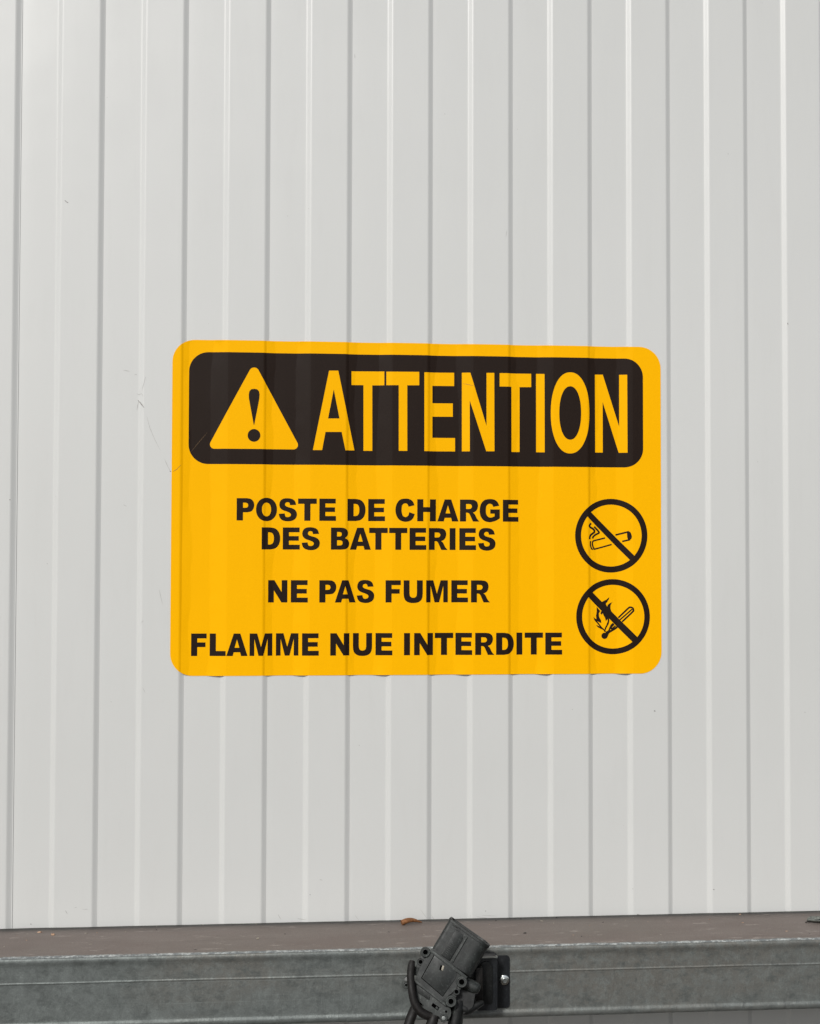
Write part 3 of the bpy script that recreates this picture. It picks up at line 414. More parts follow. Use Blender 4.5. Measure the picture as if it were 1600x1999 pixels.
G['A'] = [[(0, 0), (.345, 1), (.655, 1), (1, 0), (.695, 0), (.648, .165), (.352, .165), (.305, 0)], [(.39, .37), (.61, .37), (.50, .73)]]
G['O'] = [ellipse(.5, .5, .5, .525, 44, .95), ellipse(.5, .5, .215, .305, 36, .92)]
G['U'] = [[(0, 1), (.31, 1), (.31, .40)] + spl([(.31, .40), (.34, .285), (.42, .225), (.5, .215), (.58, .225), (.66, .285), (.69, .40)]) + [(.69, 1), (1, 1)] + spl([(1, .40), (.975, .22), (.89, .08), (.72, -.005), (.5, -.028), (.28, -.005), (.11, .08), (.025, .22), (0, .40)])]
G['D'] = [[(0, 0), (0, 1), (.46, 1)] + spl([(.46, 1), (.72, .955), (.90, .82), (.985, .64), (1, .50), (.985, .36), (.90, .18), (.72, .045), (.46, 0)]),
          [(.345, .225), (.43, .225)] + spl([(.43, .225), (.56, .26), (.635, .36), (.655, .50), (.635, .64), (.56, .74), (.43, .775)]) + [(.345, .775)]]
G['P'] = [[(0, 0), (0, 1), (.58, 1)] + spl([(.58, 1), (.80, .965), (.945, .86), (1, .70), (.955, .53), (.82, .405), (.60, .365)]) + [(.365, .365), (.365, 0)],
          [(.365, .57), (.49, .57)] + spl([(.49, .57), (.60, .59), (.655, .68), (.605, .77), (.49, .795)]) + [(.365, .795)]]
G['R'] = [[(0, 0), (0, 1), (.53, 1)] + spl([(.53, 1), (.75, .97), (.88, .875), (.925, .72), (.885, .56), (.79, .455), (.66, .405)]) + spl([(.66, .405), (.74, .35), (.80, .26), (.87, .13), (1, 0)][:-1] + [(.935, .13)][:0]) + [(1, 0), (.66, 0)] + spl([(.66, 0), (.56, .20), (.485, .34), (.43, .385), (.345, .40)]) + [(.315, .40), (.315, 0)],
          [(.315, .57), (.44, .57)] + spl([(.44, .57), (.55, .59), (.61, .685), (.555, .775), (.44, .795)]) + [(.315, .795)]]
G['B'] = [[(0, 0), (0, 1), (.52, 1)] + spl([(.52, 1), (.74, .975), (.88, .89), (.93, .755), (.895, .63), (.77, .525)]) + spl([(.77, .525), (.93, .44), (1, .29), (.955, .13), (.81, .03), (.56, 0)]),
          [(.335, .60), (.45, .60)] + spl([(.45, .60), (.545, .62), (.59, .70), (.545, .78), (.45, .80)]) + [(.335, .80)],
          [(.335, .195), (.47, .195)] + spl([(.47, .195), (.585, .22), (.635, .31), (.585, .40), (.47, .425)]) + [(.335, .425)]]
S_ = spl([(690, 178), (676, 140), (648, 120), (605, 113), (562, 118), (535, 138), (524, 172), (531, 205), (556, 229), (600, 245), (628, 258), (638, 275), (628, 292), (605, 298), (585, 290), (577, 262)]) + \
     spl([(518, 266), (530, 305), (557, 330), (606, 340), (655, 332), (687, 308), (697, 272), (689, 240), (660, 215), (612, 200), (588, 190), (580, 175), (588, 158), (605, 152), (622, 158), (630, 181)])
G['S'] = [flip(S_, 518, 697, 115.5, 334)]
C_ = spl([(368, 197), (350, 157), (318, 134), (272, 127), (215, 140), (180, 185), (168, 247), (180, 308), (214, 352), (268, 369), (320, 360), (353, 332), (371, 288)]) + \
     spl([(313, 268), (303, 300), (287, 315), (268, 319), (247, 306), (236, 275), (233, 246), (237, 205), (250, 185), (270, 178), (292, 184), (306, 212)])
G['C'] = [flip(C_, 168, 371, 133, 363)]
G_ = spl([(1250, 197), (1230, 157), (1197, 133), (1147, 127), (1092, 140), (1056, 185), (1045, 248), (1056, 310), (1092, 354), (1142, 369), (1186, 363), (1222, 350), (1255, 328)]) + \
     [(1255, 235), (1155, 235), (1155, 280), (1200, 280), (1200, 306)] + spl([(1200, 306), (1176, 317), (1152, 320), (1128, 308), (1113, 280), (1110, 246), (1114, 205), (1130, 184), (1150, 177), (1174, 185), (1187, 209)])
G['G'] = [flip(G_, 1045, 1255, 133, 363)]

shapes = []                      # (key, list of contours, z-order) ; a point belongs to the highest shape that holds it
def add(key, contours): shapes.append((key, [dens(c) for c in contours]))
hx0, hx1, hz0, hz1 = .2068, .7669, .1106, .2467
add('header_panel', [rrect(hx0, hx1, hz0, hz1, .0235)])
add('warning_triangle', [mm(DATA['tri'])])
add('exclamation_mark', [mm(DATA['excl'])]); add('exclamation_mark', [mm(DATA['dot'])])
for kk, cs in DATA['head'].items(): add('headline', [mm(c) for c in cs])
LZ = [(.0424, .0695), (.0074, .0343), (-.0568, -.0297), (-.1211, -.0940)]
for li, ch, xa, xb in DATA['boxes']:
    z0, z1 = LZ[li]; xa *= .001; xb *= .001
    add('line%d' % li, [[(xa + u * (xb - xa), z0 + v * (z1 - z0)) for u, v in c] for c in G[ch]])
def stroke(pts, w):
    q = catmull([(p[0] * .001, p[1] * .001, 0) for p in pts], 4) if len(pts) > 2 else [Vector((p[0] * .001, p[1] * .001, 0)) for p in pts]
    w = w * .001 / 1.6 * .90; L = []; Rr = []
    for i, p in enumerate(q):
        d = (q[min(i + 1, len(q) - 1)] - q[max(i - 1, 0)]).normalized(); n = Vector((-d.y, d.x, 0)) * w
        L.append(((p + n).x, (p + n).y)); Rr.append(((p - n).x, (p - n).y))
    return L, Rr
for ring, bar, icon, nm in (('ring1', 'bar1', 'cig', 'no_smoking'), ('ring2', 'bar2', 'match', 'no_flame')):
    for ln, w in DATA[icon]['lines']:
        L, Rr = stroke(ln, w)
        for i in range(len(L) - 1): shapes.append((nm + '_icon', [[L[i], L[i + 1], Rr[i + 1], Rr[i]]]))
    for pl in DATA[icon]['polys']: add(nm + '_icon', [mm(pl)])
    add(nm, [mm(c) for c in DATA[ring]]); add(nm, [mm(c) for c in DATA[bar]])
outline = dens(rrect(X0, X1, Z0, Z1, .0272), .003)

verts = []; edges = []; vkey = {}
def V(p):
    k = (round(p[0], 5), round(p[1], 5))
    if k not in vkey: vkey[k] = len(verts); verts.append(Vector(k))
    return vkey[k]
def ring_edges(c):
    ids = [V(p) for p in c]
    for i in range(len(ids)):
        if ids[i] != ids[(i + 1) % len(ids)]: edges.append((ids[i], ids[(i + 1) % len(ids)]))
ring_edges(outline)
for key, cs in shapes:
    for c in cs: ring_edges(c)
from math import floor
def inside(P_, X, Z):
    P_ = np.array(P_); x0, z0 = P_[:, 0], P_[:, 1]; x1, z1 = np.roll(x0, -1), np.roll(z0, -1)
    r = np.zeros(len(X), bool)
    for a, b, c_, d in zip(x0, z0, x1, z1):
        if b == d: continue
        m_ = ((b > Z) != (d > Z)); r ^= m_ & (X < (c_ - a) * (Z - b) / (d - b) + a)
    return r
# free grid points: dense across the folds
gx = set()
for i in range(1, 9):
    c0 = i * P
    for lo, hi, st in ((-.004, .014, .0007), (.014, .028, .0035), (.028, .054, .0011), (.054, .096, .005)):
        x = c0 + lo
        while x < c0 + hi: gx.add(round(x, 6)); x += st
gx = [x for x in sorted(gx) if X0 + .0006 < x < X1 - .0006]
gz = [Z0 + .0008 + j * .0016 for j in range(8)] + [Z0 + .014 + j * .0045 for j in range(84)] + [Z1 - .0008 - j * .0016 for j in range(8)]
gz = sorted(z for z in gz if Z0 < z < Z1)
GX, GZ = np.meshgrid(gx, gz); GX = GX.ravel(); GZ = GZ.ravel()
GX = GX + np.random.RandomState(3).uniform(-.00002, .00002, GX.shape)
ok = inside(rrect(X0 + .0006, X1 - .0006, Z0 + .0006, Z1 - .0006, .0268), GX, GZ)
for x, z in zip(GX[ok], GZ[ok]): V((x, z))
vo, eo, fo, *_r = delaunay_2d_cdt([Vector((v.x * 1000, v.y * 1000)) for v in verts], edges, [], 0, .002, False)
VA = np.array([(v.x / 1000, v.y / 1000) for v in vo])
FA = np.array([f for f in fo if len(f) == 3])
CX = VA[FA].mean(axis=1)
ins = inside(outline, CX[:, 0], CX[:, 1]); FA = FA[ins]; CX = CX[ins]
cls = np.array(['sheet'] * len(FA), dtype=object)
for key, cs in shapes:
    a = np.array([p for c in cs for p in c]); x0, x1, z0, z1 = a[:, 0].min(), a[:, 0].max(), a[:, 1].min(), a[:, 1].max()
    sel = np.where((CX[:, 0] > x0) & (CX[:, 0] < x1) & (CX[:, 1] > z0) & (CX[:, 1] < z1))[0]
    if not len(sel): continue
    r = np.zeros(len(sel), bool)
    for c in cs: r ^= inside(c, CX[sel, 0], CX[sel, 1])
    cls[sel[r]] = key
used = np.unique(FA)
Yv = {int(i): sticker_y(VA[i, 0], VA[i, 1]) for i in used}
e = .00035
Nv = {}
for i in used:
    x, z = VA[i]
    dx = (sticker_y(x + e, z) - sticker_y(x - e, z)) / (2 * e); dz = (sticker_y(x, z + e) - sticker_y(x, z - e)) / (2 * e)
    Nv[int(i)] = Vector((dx, -1, dz)).normalized()
sticker = empty('warning_sticker', (0, 0, 0))
tag(sticker, 'large yellow and black French warning sticker reading ATTENTION stuck over the wall ribs', 'sticker')
def print_part(name, keys, mat, parent, label=None):
    sel = np.isin(cls, keys); F = FA[sel]
    ids = {int(i): n for n, i in enumerate(np.unique(F))}
    vs = [(VA[i, 0], Yv[i], VA[i, 1]) for i in ids]
    fs = []
    for t in F:
        a, b, c_ = VA[t[0]], VA[t[1]], VA[t[2]]
        cr = (b[0] - a[0]) * (c_[1] - a[1]) - (b[1] - a[1]) * (c_[0] - a[0])
        t = [ids[int(q)] for q in t]; fs.append(t if cr > 0 else t[::-1])
    norms = [Nv[i] for i in ids]
    if name == 'sheet':      # the cut edge of the film, folded back to the metal
        o_ids = [ids[k] for k in _outline_ids(ids)]
        base = len(vs); n = len(o_ids)
        for k in o_ids: v = vs[k]; vs.append((v[0], v[1] + .00025, v[2])); norms.append(norms[k])
        for k in range(n): fs.append((o_ids[k], base + k, base + (k + 1) % n, o_ids[(k + 1) % n]))
    me = bpy.data.meshes.new(name); me.from_pydata(vs, [], fs); me.materials.append(mat)
    for p_ in me.polygons: p_.use_smooth = True
    me.normals_split_custom_set_from_vertices(norms)
    o = bpy.data.objects.new(name, me); link(o, parent)
    if label: o['label'] = label
    return o
def _outline_ids(ids):
    k = {(round(VA[i, 0], 5), round(VA[i, 1], 5)): i for i in ids}
    out = []
    for p in outline:
        q = k.get((round(p[0], 5), round(p[1], 5)))
        if q is not None and (not out or out[-1] != q): out.append(q)
    return out
print_part('sheet', ['sheet'], M_YEL, sticker, 'yellow printed vinyl sheet with rounded corners')
hp = print_part('header_panel', ['header_panel'], M_BLK, sticker, 'black rounded header panel')
print_part('headline', ['headline'], M_YEL, hp, 'tall yellow letters reading ATTENTION')
wt = print_part('warning_triangle', ['warning_triangle'], M_YEL, sticker, 'yellow warning triangle')
print_part('exclamation_mark', ['exclamation_mark'], M_BLK, wt)
for k, txt in enumerate(('POSTE DE CHARGE', 'DES BATTERIES', 'NE PAS FUMER', 'FLAMME NUE INTERDITE')):
    print_part('text_line', ['line%d' % k], M_BLK, sticker, 'bold black letters reading ' + txt)
a = print_part('prohibition_symbol', ['no_smoking'], M_BLK, sticker, 'crossed ring over a cigarette, the upper symbol')
print_part('cigarette_drawing', ['no_smoking_icon'], M_BLK, a)
a = print_part('prohibition_symbol', ['no_flame'], M_BLK, sticker, 'crossed ring over a burning match, the lower symbol')
print_part('match_drawing', ['no_flame_icon'], M_BLK, a)
bm = bmesh.new()
bm.free(); m = Mat('sticker_scratch', rough=.5, base=(.16, .09, .035))
for pts, w in DATA['smarks']:
    bm = bmesh.new(); sliver(bm, pts, max(w * .8, .3), .00015, sticker_y); finish('scratch', bm, m.m, sticker, smooth=80)

# ================================================================ the beam
beam = empty('steel_beam', (0, 0, -.4415))
tag(beam, 'weathered galvanised steel beam running across the foot of the wall below the sticker', 'beam')
BX0, BX1 = -.98, 1.98
YB, YF = .0, -.109
ZT_, ZF = -.4408, -.4434
def strip(name, prof2, mat, label, parent=beam, step=.012, wobble=.00035, thick=.0022):
    """an open profile (y, z) swept along the beam"""
    bm = bmesh.new(); n = int((BX1 - BX0) / step)
    rows = []
    for i in range(n + 1):
        x = BX0 + (BX1 - BX0) * i / n
        row = []
        for j, (y, z) in enumerate(prof2):
            w = wobble * noise.noise(Vector((x * 16, y * 50, z * 50))) + wobble * .5 * noise.noise(Vector((x * 70, y * 60, z * 60)))
            row.append(bm.verts.new(Vector((x, y + w, z + w * .6)) - beam.location))
        rows.append(row)
    for a_, b_ in zip(rows, rows[1:]):
        for j in range(len(prof2) - 1): bm.faces.new((a_[j], a_[j + 1], b_[j + 1], b_[j]))
    o = finish(name, bm, mat, parent, smooth=50, label=label, recalc=False)
    so = o.modifiers.new('thickness', 'SOLIDIFY'); so.thickness = thick; so.offset = -1
    return o
arc = [(YF + .0045 - .0045 * math.sin(R(a_)), ZF - .0045 + .0045 * math.cos(R(a_))) for a_ in range(0, 91, 15)]
strip('top_flange', [(-.0005, ZT_), (-.03, ZT_ - .0006), (-.06, ZT_ - .0012), (-.085, ZT_ - .0018), (-.098, ZT_ - .0023), (-.1015, ZT_ - .0024)] + arc[:4], M_FLANGE,
      'brownish dirty top flange with a chipped bright edge')
web = [(y_, z_ - .0001) for y_, z_ in arc[3:]] + [(YF + .0001, ZF - .0066), (YF + .0008, ZF - .0086), (YF + .0012, ZF - .0110), (YF + .0014, ZF - .0125), (YF + .0014, ZF - .020), (YF + .0014, -.4705), (YF + .0014, -.4718), (YF + .0010, -.4722), (YF + .0010, -.4728), (YF + .0014, -.4734), (YF + .0014, -.4746),
       (YF + .0015, -.490), (YF + .0015, -.5120), (YF + .0015, -.5145), (YF + .0013, -.5158), (YF + .0002, -.5170), (YF - .0002, -.5185), (YF + .0000, -.5215), (YF + .0018, -.5240), (YF + .0046, -.5249), (YF + .012, -.5250), (YF + .030, -.5250)]
strip('front_web', web, M_GALV, 'grey galvanised front face with a pressed line')
strip('bottom_flange', [(YF + .0302, -.5252), (YF + .07, -.5252), (-.003, -.5252)], M_GALV, None)

# ================================================================ bracket on the beam
bk = empty('mounting_bracket', (.573, -.109, -.480))
tag(bk, 'small black steel bracket bolted to the beam face behind the cable connector', 'bracket')
def fB(x, z, y): return Vector((x * .001, y * .001, z * .001)) - bk.location
bm = bmesh.new(); prism(bm, rounded([(563.5, -453.6), (581.0, -453.6), (581.0, -512.6), (563.5, -512.6)], [.5, 4, 4, .5]), -109.2, -106.6, fB, .0004)
finish('flange_plate', bm, M_BRACKET, bk)
bm = bmesh.new(); prism(bm, rounded([(540.0, -449.3), (563.6, -449.0), (563.4, -507.5), (540.0, -507.5)], 1.5), -131, -107.5, fB, .0009)
finish('holder_channel', bm, M_BRACKET, bk)
bm = bmesh.new(); prism(bm, rounded([(562.0, -450.5), (565.2, -450.5), (565.2, -510.5), (562.0, -510.5)], .8), -113, -107.0, fB, .0006)
finish('folded_edge', bm, M_BRACKET, bk)
bm = bmesh.new(); prism(bm, rounded([(543.5, -452.5), (557.8, -452.5), (557.8, -500), (543.5, -500)], [9, 9, 3, 3], 8), -132.6, -130, fB, .0010)
finish('embossed_pad', bm, M_DARK, bk)
bm = bmesh.new(); prism(bm, [(537.5, -456.5), (544.8, -456.0), (545.0, -496.3), (537.5, -496.3)], -146, -143.6, fB, .0005)
prism(bm, [(543.3, -456.2), (544.9, -456.1), (545.0, -496.2), (543.4, -496.2)], -143.7, -130.5, fB, .0002)
finish('side_tab', bm, M_RUBBER, bk, label='dark reddish edge tab')
bm = bmesh.new()
prism(bm, [(538, -448.6), (563.2, -448.2), (563.2, -449.2), (538, -449.6)], -133, -129, fB, .0003)
prism(bm, [(561.6, -447.2), (563.4, -447.2), (563.4, -449.2), (561.6, -449.2)], -134, -129, fB, .0004)
finish('worn_rim', bm, M_SCREW, bk, label='worn bare metal rim along the top')
bo = empty('bolt', (0, 0, 0)); bo.parent = bk
cb = (574.7, -480.6)
bm = bmesh.new(); lathe(bm, [(0, -112.0), (4.6, -112.0), (5.5, -111.4), (5.6, -109.3), (5.6, -108.9)], cb, fB); finish('washer', bm, M_BOLT, bo)
bm = bmesh.new(); prism(bm, [(cb[0] + 3.6 * math.cos(R(60 * k + 12)), cb[1] + 3.6 * math.sin(R(60 * k + 12))) for k in range(6)], -114.0, -111.6, fB, .0006, 3)
finish('bolt_head', bm, M_BOLT, bo)
bm = bmesh.new(); lathe(bm, [(0, -114.1), (1.7, -114.1), (1.9, -114.4), (2.3, -114.5), (2.6, -114.1), (2.7, -113.6)], cb, fB, 20); finish('head_dimple', bm, M_SCREW, bo)

# ================================================================ the connector
K = .0000979
RR, RY, RU = Vector((0.99222711, -0.12372443, 0.01332791)), Vector((0.12205615, 0.9467553, -0.29792064)), Vector((0.0242418, 0.29723169, 0.9544976))
cc = Vector((.51834, -.165, -.45483))
con = empty('cable_connector', mat=Matrix(((RR.x, RY.x, RU.x, cc.x), (RR.y, RY.y, RU.y, cc.y), (RR.z, RY.z, RU.z, cc.z), (0, 0, 0, 1))))
tag(con, 'tilted dusty black plastic plug connector with cables hanging in front of the beam', 'connector')
def f(a, b, c_): return Vector(((a - 800) * K, c_ * K, -(b - 800) * K))
def rimmed(poly, r, n=5): return rounded(poly, r, n)
# barrel ----------------------------------------------------------
eu = Vector((.825, .565)).normalized(); ev = Vector((.531, -.847)).normalized(); bo_ = Vector((487, 520))
def fb(u, v, c_):
    q = bo_ + eu * u + ev * v
    return f(q.x, q.y, c_)
def sect(w0, w1, c0, c1, rl, rr_, n=8):
    return rounded([(w0, c0), (w1, c0), (w1, c1), (w0, c1)], [rl, rr_, rr_, rl], n)
def barrel(bm):
    DP = 300
    o_ = sect(0, 528, 0, DP, 50, 140); i_ = sect(22, 506, 22, DP - 20, 36, 122)
    def ring(S_, v0, sl): return [bm.verts.new(fb(u, v0 + sl * c_ / DP + 6 * noise.noise(Vector((u * .012, c_ * .01, 3))), c_)) for u, c_ in S_]
    rg = [ring(o_, -30, 0), ring(o_, 120, 0), ring(o_, 318, 20), ring(o_, 330, 24), ring(sect(-7, 536, -7, DP + 6, 54, 144), 334, 24), ring(sect(-7, 536, -7, DP + 6, 54, 144), 360, 30), ring(sect(0, 528, 0, DP, 50, 140), 366, 32), ring(i_, 366, 32), ring(i_, 355, 30), ring(i_, 60, 0)]
    for A, B in zip(rg, rg[1:]):
        n = len(A)
        for k in range(n): bm.faces.new((A[k], A[(k + 1) % n], B[(k + 1) % n], B[k]))
    bm.faces.new(rg[-1]); bm.faces.new(rg[0][::-1])
bm = bmesh.new(); barrel(bm); bar = finish('socket_barrel', bm, M_PLASTIC, con, smooth=32)
bm = bmesh.new(); prism(bm, rounded([(118, -20), (236, -20), (236, 262), (210, 300), (118, 300)], 8, 3), -16, 5, fb, .0007); finish('raised_rib', bm, M_PLASTIC, bar)
bm = bmesh.new(); prism(bm, rounded([(256, -20), (276, -20), (276, 300), (256, 300)], 4, 3), -16, 5, fb, .0005)
prism(bm, rounded([(236, 290), (276, 290), (276, 304), (222, 312)], 3, 3), -15, 5, fb, .0005); finish('guide_rail', bm, M_PLASTIC2, bar)
bm = bmesh.new()
for k in range(7): prism(bm, [(150, 20 + k * 21), (200, 20 + k * 21), (200, 30 + k * 21), (150, 30 + k * 21)], -20, -14, fb, .0002)
finish('grip_ribs', bm, M_PLASTIC, bar)
bm = bmesh.new(); prism(bm, [(60, 318), (128, 318), (128, 327), (60, 324)], -5, 4, fb, .0002); finish('notch', bm, M_DARK, bar)
# body plate ----------------------------------------------------------
bm = bmesh.new()
prism(bm, rounded([(462, 538), (500, 548), (870, 838), (760, 885), (745, 960), (690, 1010), (640, 1040), (640, 1125), (560, 1075), (285, 880), (330, 760), (395, 650), (448, 600)], 12, 4), -46, 150, f, .0008)
plate = finish('body_shell', bm, M_PLASTIC, con)
bm = bmesh.new(); prism(bm, rounded([(468, 545), (870, 838), (850, 862), (455, 575)], 5, 3), -60, -30, f, .0005); finish('upper_rim', bm, M_PLASTIC2, plate)
bm = bmesh.new(); prism(bm, rounded([(292, 868), (600, 1096), (640, 1128), (622, 1140), (286, 892)], 5, 3), -60, -30, f, .0005); finish('lower_rim', bm, M_PLASTIC2, plate)
bm = bmesh.new(); prism(bm, rounded([(505, 606), (750, 790), (735, 850), (595, 1040), (362, 850)], 9, 3), -58, -40, f, .0006); finish('cover_panel', bm, M_PLASTIC, plate)
bm = bmesh.new()
for q in ([(500, 600), (505, 604), (361, 851), (353, 850)], [(353, 850), (361, 846), (597, 1037), (592, 1044)], [(500, 596), (512, 602), (755, 788), (750, 795)]): prism(bm, q, -49, -44, f)
finish('groove_shade', bm, M_HOLE_SHADE, plate)  # black strips laid on the shell as the groove's shade
bm = bmesh.new(); prism(bm, [(572, 712), (592, 722), (575, 772), (556, 760)], -62, -50, f); finish('slot_shade', bm, M_HOLE_SHADE, plate)  # solid black block, paints the dark inside of a slot
bm = bmesh.new(); prism(bm, rounded([(594, 716), (614, 724), (597, 774), (577, 764)], 4, 3), -66, -50, f, .0003); finish('terminal_tab', bm, M_TAB, plate, label='small beige tab')
bosses = [(402, 575, 56, 27, -70), (346, 678, 38, 21, -40), (288, 775, 48, 24, -30), (803, 890, 62, 30, -70), (745, 992, 38, 21, -45), (682, 1093, 62, 29, -70), (392, 1052, 42, 18, -8), (183, 923, 44, 13, 42), (196, 862, 36, 16, 60)]
for (a, b, ro, ri, d) in bosses:
    bm = bmesh.new()
    lathe(bm, [(ro, d + 190), (ro, d + 8), (ro - 6, d), (ri + 14, d), (ri + 10, d + 10), (ri + 6, d + 10), (ri, d + 8), (ri * .92, d + 110)], (a, b), f, 28)
    boss = finish('screw_boss', bm, M_PLASTIC2 if ro > 40 else M_PLASTIC, con)
    bm = bmesh.new(); lathe(bm, [(0, d + 16), (ri + 1, d + 16), (ri + 1, d + 20)], (a, b), f, 20); finish('hole_shade_disc', bm, M_HOLE_SHADE, boss)  # black disc just behind the rim, paints the shade of a deep hole
bm = bmesh.new()
prism(bm, rounded([(455, 560), (440, 620), (330, 800), (262, 800), (300, 720), (365, 590)], 20, 4), -20, 150, f, .0005)
prism(bm, rounded([(850, 880), (760, 1010), (700, 1120), (640, 1060), (740, 900)], 20, 4), -20, 150, f, .0005)
finish('side_lug', bm, M_PLASTIC, con)
# lower latch plate ----------------------------------------------------------
bm = bmesh.new()
prism(bm, rounded([(290, 900), (560, 1080), (655, 1140), (688, 1195), (672, 1262), (610, 1312), (556, 1275), (470, 1225), (400, 1205), (355, 1170), (385, 1135), (305, 1075)], [6, 10, 30, 30, 25, 25, 8, 10, 25, 15, 8, 15], 5), -12, 60, f, .0008)
latch = finish('latch_plate', bm, M_PLASTIC2, con)
bm = bmesh.new(); prism(bm, rounded([(300, 930), (450, 1035), (440, 1080), (310, 1000)], 8, 3), -26, 0, f, .0005); finish('ridge', bm, M_PLASTIC, latch)
bm = bmesh.new(); prism(bm, [(482, 1108), (555, 1158), (535, 1190), (465, 1140)], -14.5, -5, f); finish('window', bm, M_HOLE_SHADE, latch)  # no opening cut: black block painted as the window's shaded inside
bm = bmesh.new(); prism(bm, [(520, 1143), (548, 1163), (534, 1184), (508, 1165)], -17, -8, f, .0003); finish('pin', bm, M_PLASTIC, latch)
bm = bmesh.new(); lathe(bm, [(0, -15), (13, -15), (13, -5)], (628, 1200), f, 16); finish('hole_shade', bm, M_HOLE_SHADE, latch)  # black disc on the plate, the hole's shade given as colour
bm = bmesh.new(); lathe(bm, [(44, 40), (44, -20), (38, -26), (30, -26), (28, -12), (0, -12)], (600, 1268), f, 26); finish('screw_cup', bm, M_PLASTIC2, latch)
bm = bmesh.new(); lathe(bm, [(0, -26), (8, -27), (22, -24), (27, -14)], (600, 1268), f, 20); sc = finish('screw', bm, M_SCREW, latch)
bm = bmesh.new(); prism(bm, rounded([(240, 990), (140, 900), (165, 840), (215, 830), (300, 900), (300, 1060)], 18, 4), 62, 150, f, .0008); finish('side_ear', bm, M_PLASTIC, con)
bm = bmesh.new(); prism(bm, rounded([(640, 1060), (900, 860), (960, 960), (930, 1150), (800, 1240), (700, 1300), (600, 1300)], 30, 5), 70, 320, f, .0015); finish('rear_housing', bm, M_DARK, con)
# side port and boots ----------------------------------------------------------
def T(pts, radii, mat, name, parent=con, sub=6, seg=22, w=0.04):
    q = catmull([f(*p) for p in pts], sub)
    rr2 = []
    for i in range(len(pts) - 1):
        for k in range(sub): rr2.append((radii[i] + (radii[i + 1] - radii[i]) * k / sub) * K)
    rr2.append(radii[-1] * K)
    bm = bmesh.new(); tube(bm, q, rr2, seg, True, w); return finish(name, bm, mat, parent, smooth=45)
T([(760, 880, 90), (850, 915, 90), (940, 948, 90), (975, 962, 90), (998, 972, 90), (1006, 976, 90)], [74, 72, 68, 62, 44, 16], M_PLASTIC, 'side_port', w=.02)
bm = bmesh.new(); prism(bm, rounded([(760, 960), (990, 1010), (930, 1075), (900, 1150), (790, 1110), (740, 1060)], 20, 4), 130, 260, f, .001); finish('port_skirt', bm, M_DARK, con)
T([(690, 1130, 130), (760, 1150, 130), (850, 1180, 130), (940, 1150, 140), (1010, 1120, 150), (1040, 1108, 160)], [60, 70, 66, 46, 34, 26], M_DARK, 'rubber_seal')
T([(760, 1090, 130), (748, 1180, 120), (735, 1270, 120), (720, 1370, 120), (700, 1500, 130)], [80, 88, 84, 80, 78], M_DARK, 'cable_boot', w=.06)
T([(742, 1060, 40), (735, 1130, 40), (722, 1200, 45), (716, 1240, 50)], [10, 12, 12, 8], M_PLASTIC2, 'boot_seam', w=.0)
# cables ----------------------------------------------------------
T([(256, 668, -60), (246, 720, -70), (238, 800, -78), (242, 900, -84), (254, 1000, -86), (280, 1100, -80), (330, 1185, -66), (400, 1232, -48), (455, 1250, -34)], [30, 42, 42, 43, 44, 46, 50, 50, 46], M_RUBBER, 'looped_cable', w=.05)
T([(500, 1235, -25), (478, 1300, -30), (440, 1400, -30), (385, 1530, -20), (330, 1700, 0)], [52, 60, 62, 62, 62], M_RUBBER, 'hanging_cable', w=.04)
T([(330, 1090, 70), (270, 1190, 70), (225, 1300, 66), (175, 1450, 66), (120, 1640, 70)], [48, 54, 56, 56, 56], M_RUBBER, 'hanging_cable', w=.04)

# ================================================================ bits lying on the beam
def lump(name, loc, size, mat, label, cat, seed, sub=2, ang=0):
    bm = bmesh.new(); bmesh.ops.create_icosphere(bm, subdivisions=sub, radius=1)
    for v in bm.verts:
        n = 1 + .45 * noise.noise(v.co * 1.4 + Vector((seed, 0, 0))) + .2 * noise.noise(v.co * 4 + Vector((0, seed, 0)))
        v.co = Vector((v.co.x * size[0], v.co.y * size[1], (v.co.z + .8) * size[2])) * n
    o = finish(name, bm, mat, None, smooth=40); o.location = loc; o.rotation_euler.z = ang
    return tag(o, label, cat)
q = catmull([(-.0125, -.004, .0026), (-.006, -.002, .0044), (.000, .000, .0046), (.006, .002, .0030), (.0125, .004, .0006)], 6)
bm = bmesh.new(); tube(bm, q, [.0032 - .0026 * (i / 24) ** 2 for i in range(25)], 12, True, .07)
tw = finish('twig', bm, M_BARK, None, smooth=60); tw.location = (.4775, -.0165, -.4413); tag(tw, 'short orange-brown bent twig lying on the back of the beam above the connector', 'twig')
lump('wood_crumb', (.0577, -.030, -.4415), (.0024, .0018, .0012), M_CRUMB, 'tan and brown crumb on the beam, the largest bit near its left end', 'crumb', 3.1)
lump('wood_crumb', (.0405, -.0180, -.4413), (.0030, .0010, .0006), M_CRUMB, 'thin pale sliver of wood on the beam just left of the tan crumb', 'crumb', 8.4)
lump('grit', (.2950, -.0620, -.4420), (.0016, .0011, .0008), M_TAB, 'small pale grit grain on the beam left of the twig', 'grit', 1.4)
lump('grit', (.6065, -.0640, -.4420), (.0019, .0011, .0005), M_DARK, 'tiny dark grain on the beam right of the connector', 'grit', 5.2)
rg = random.Random(11); bm = bmesh.new()
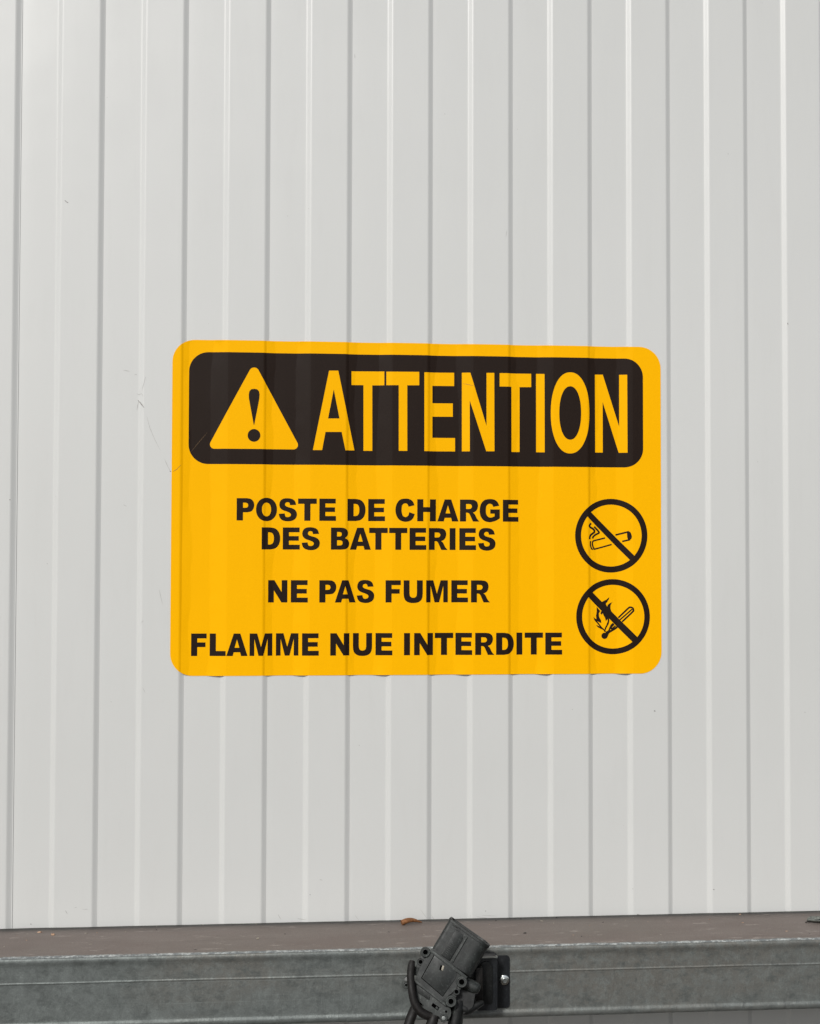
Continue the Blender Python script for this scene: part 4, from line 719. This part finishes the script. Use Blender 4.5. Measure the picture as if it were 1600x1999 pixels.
for _ in range(70):
    x = rg.uniform(-.05, 1.05); y = -.108 * rg.random() ** 1.5 - .002; z = -.4408 + .0024 * (y / .1); s_ = rg.uniform(.0003, .0009)
    r0 = bmesh.ops.create_icosphere(bm, subdivisions=1, radius=1); rot = rg.uniform(0, 6.28); st = rg.uniform(1, 3)
    for v in r0['verts']:
        a_, b_ = v.co.x * s_ * st * rg.uniform(.8, 1.2), v.co.y * s_ * rg.uniform(.7, 1.2)
        v.co = Vector((x + a_ * math.cos(rot) - b_ * math.sin(rot), y + a_ * math.sin(rot) + b_ * math.cos(rot), z + (v.co.z + .5) * s_ * .5))
for k_, fc in enumerate(bm.faces): fc.material_index = (k_ // 20) % 3
o = finish('scattered_grit', bm, [M_DARK, M_CRUMB, M_TAB], None, smooth=60); tag(o, kind='stuff')
bm = bmesh.new()
def rub(x, y, L_, a_, w_):
    p_ = [Vector((x + L_ * (t - .5) * math.cos(a_), y + L_ * (t - .5) * math.sin(a_) + .0006 * math.sin(t * 5), 0)) for t in (0, .25, .5, .75, 1)]
    A_ = [bm.verts.new(Vector((q.x, q.y + w_ * s_, -.4403 + .024 * q.y)) - beam.location) for q, s_ in zip(p_, (.1, 1, .7, 1, .1))]
    B_ = [bm.verts.new(Vector((q.x, q.y - w_ * s_, -.4403 + .024 * q.y)) - beam.location) for q, s_ in zip(p_, (.1, .8, 1, .6, .1))]
    for i_ in range(4): bm.faces.new((B_[i_], B_[i_ + 1], A_[i_ + 1], A_[i_]))
for q_ in ((.903, -.018, .009, .5, .0004), (.915, -.014, .012, .45, .0005), (.942, -.022, .012, .4, .0004), (.975, -.088, .018, .35, .0006), (.62, -.085, .010, .1, .0003), (.78, -.075, .012, -.05, .0003),
           (.835, -.050, .014, .06, .0003), (.30, -.082, .008, .12, .0003), (.17, -.070, .010, .1, .0003), (.555, -.1, .007, .6, .0004), (.46, -.075, .006, .2, .0003), (.88, -.09, .02, .05, .0004)): rub(*q_)
m = Mat('rubbed_paint', rough=.7, base=(.29, .25, .225)); o = finish('scratch_marks', bm, m.m, beam, smooth=80, recalc=False); o['kind'] = 'stuff'
# curled dry leaf at the right end
lf = empty('dry_leaf', (.968, -.048, -.4412)); tag(lf, 'curled grey dry leaf scrap on the beam at the right edge of the picture', 'leaf')
def leafpatch(name, w, d, h, loc, rz, seed, bend):
    bm = bmesh.new(); n = 14; g = []
    for i in range(n + 1):
        row = []
        for j in range(9):
            u, v = i / n * 2 - 1, j / 8 * 2 - 1
            ww = (1 - abs(u) ** 2.2) ** .6 * (1 + .25 * noise.noise(Vector((u * 3, seed, v))))
            x, y = u * w, v * d * ww
            z = .0005 + h * (v * v) * ww + bend * u * u + .0006 * noise.noise(Vector((u * 3, v * 3, seed)))
            row.append(bm.verts.new((x, y, z)))
        g.append(row)
    for i in range(n):
        for j in range(8): bm.faces.new((g[i][j], g[i + 1][j], g[i + 1][j + 1], g[i][j + 1]))
    o = finish(name, bm, M_LEAF, lf, smooth=70); o.location = loc; o.rotation_euler.z = rz
    so = o.modifiers.new('thickness', 'SOLIDIFY'); so.thickness = .0005
leafpatch('leaf_blade', .0130, .0085, .0042, (0, 0, 0), R(-8), 2.0, .0014)
bm = bmesh.new(); tube(bm, catmull([(-.017, -.004, .001), (-.012, -.002, .0016), (-.004, .001, .002), (.006, .003, .0026)], 4), .0006, 6); finish('leaf_stalk', bm, M_DARK, lf)

# ================================================================ the yard in front of the wall
bm = bmesh.new(); GZ_ = -1.36
vv = [bm.verts.new(p) for p in ((-60, -120, GZ_), (60, -120, GZ_), (60, .4, GZ_), (-60, .4, GZ_))]; bm.faces.new(vv)
g = finish('ground', bm, M_GROUND, None, smooth=None); tag(g, kind='structure')
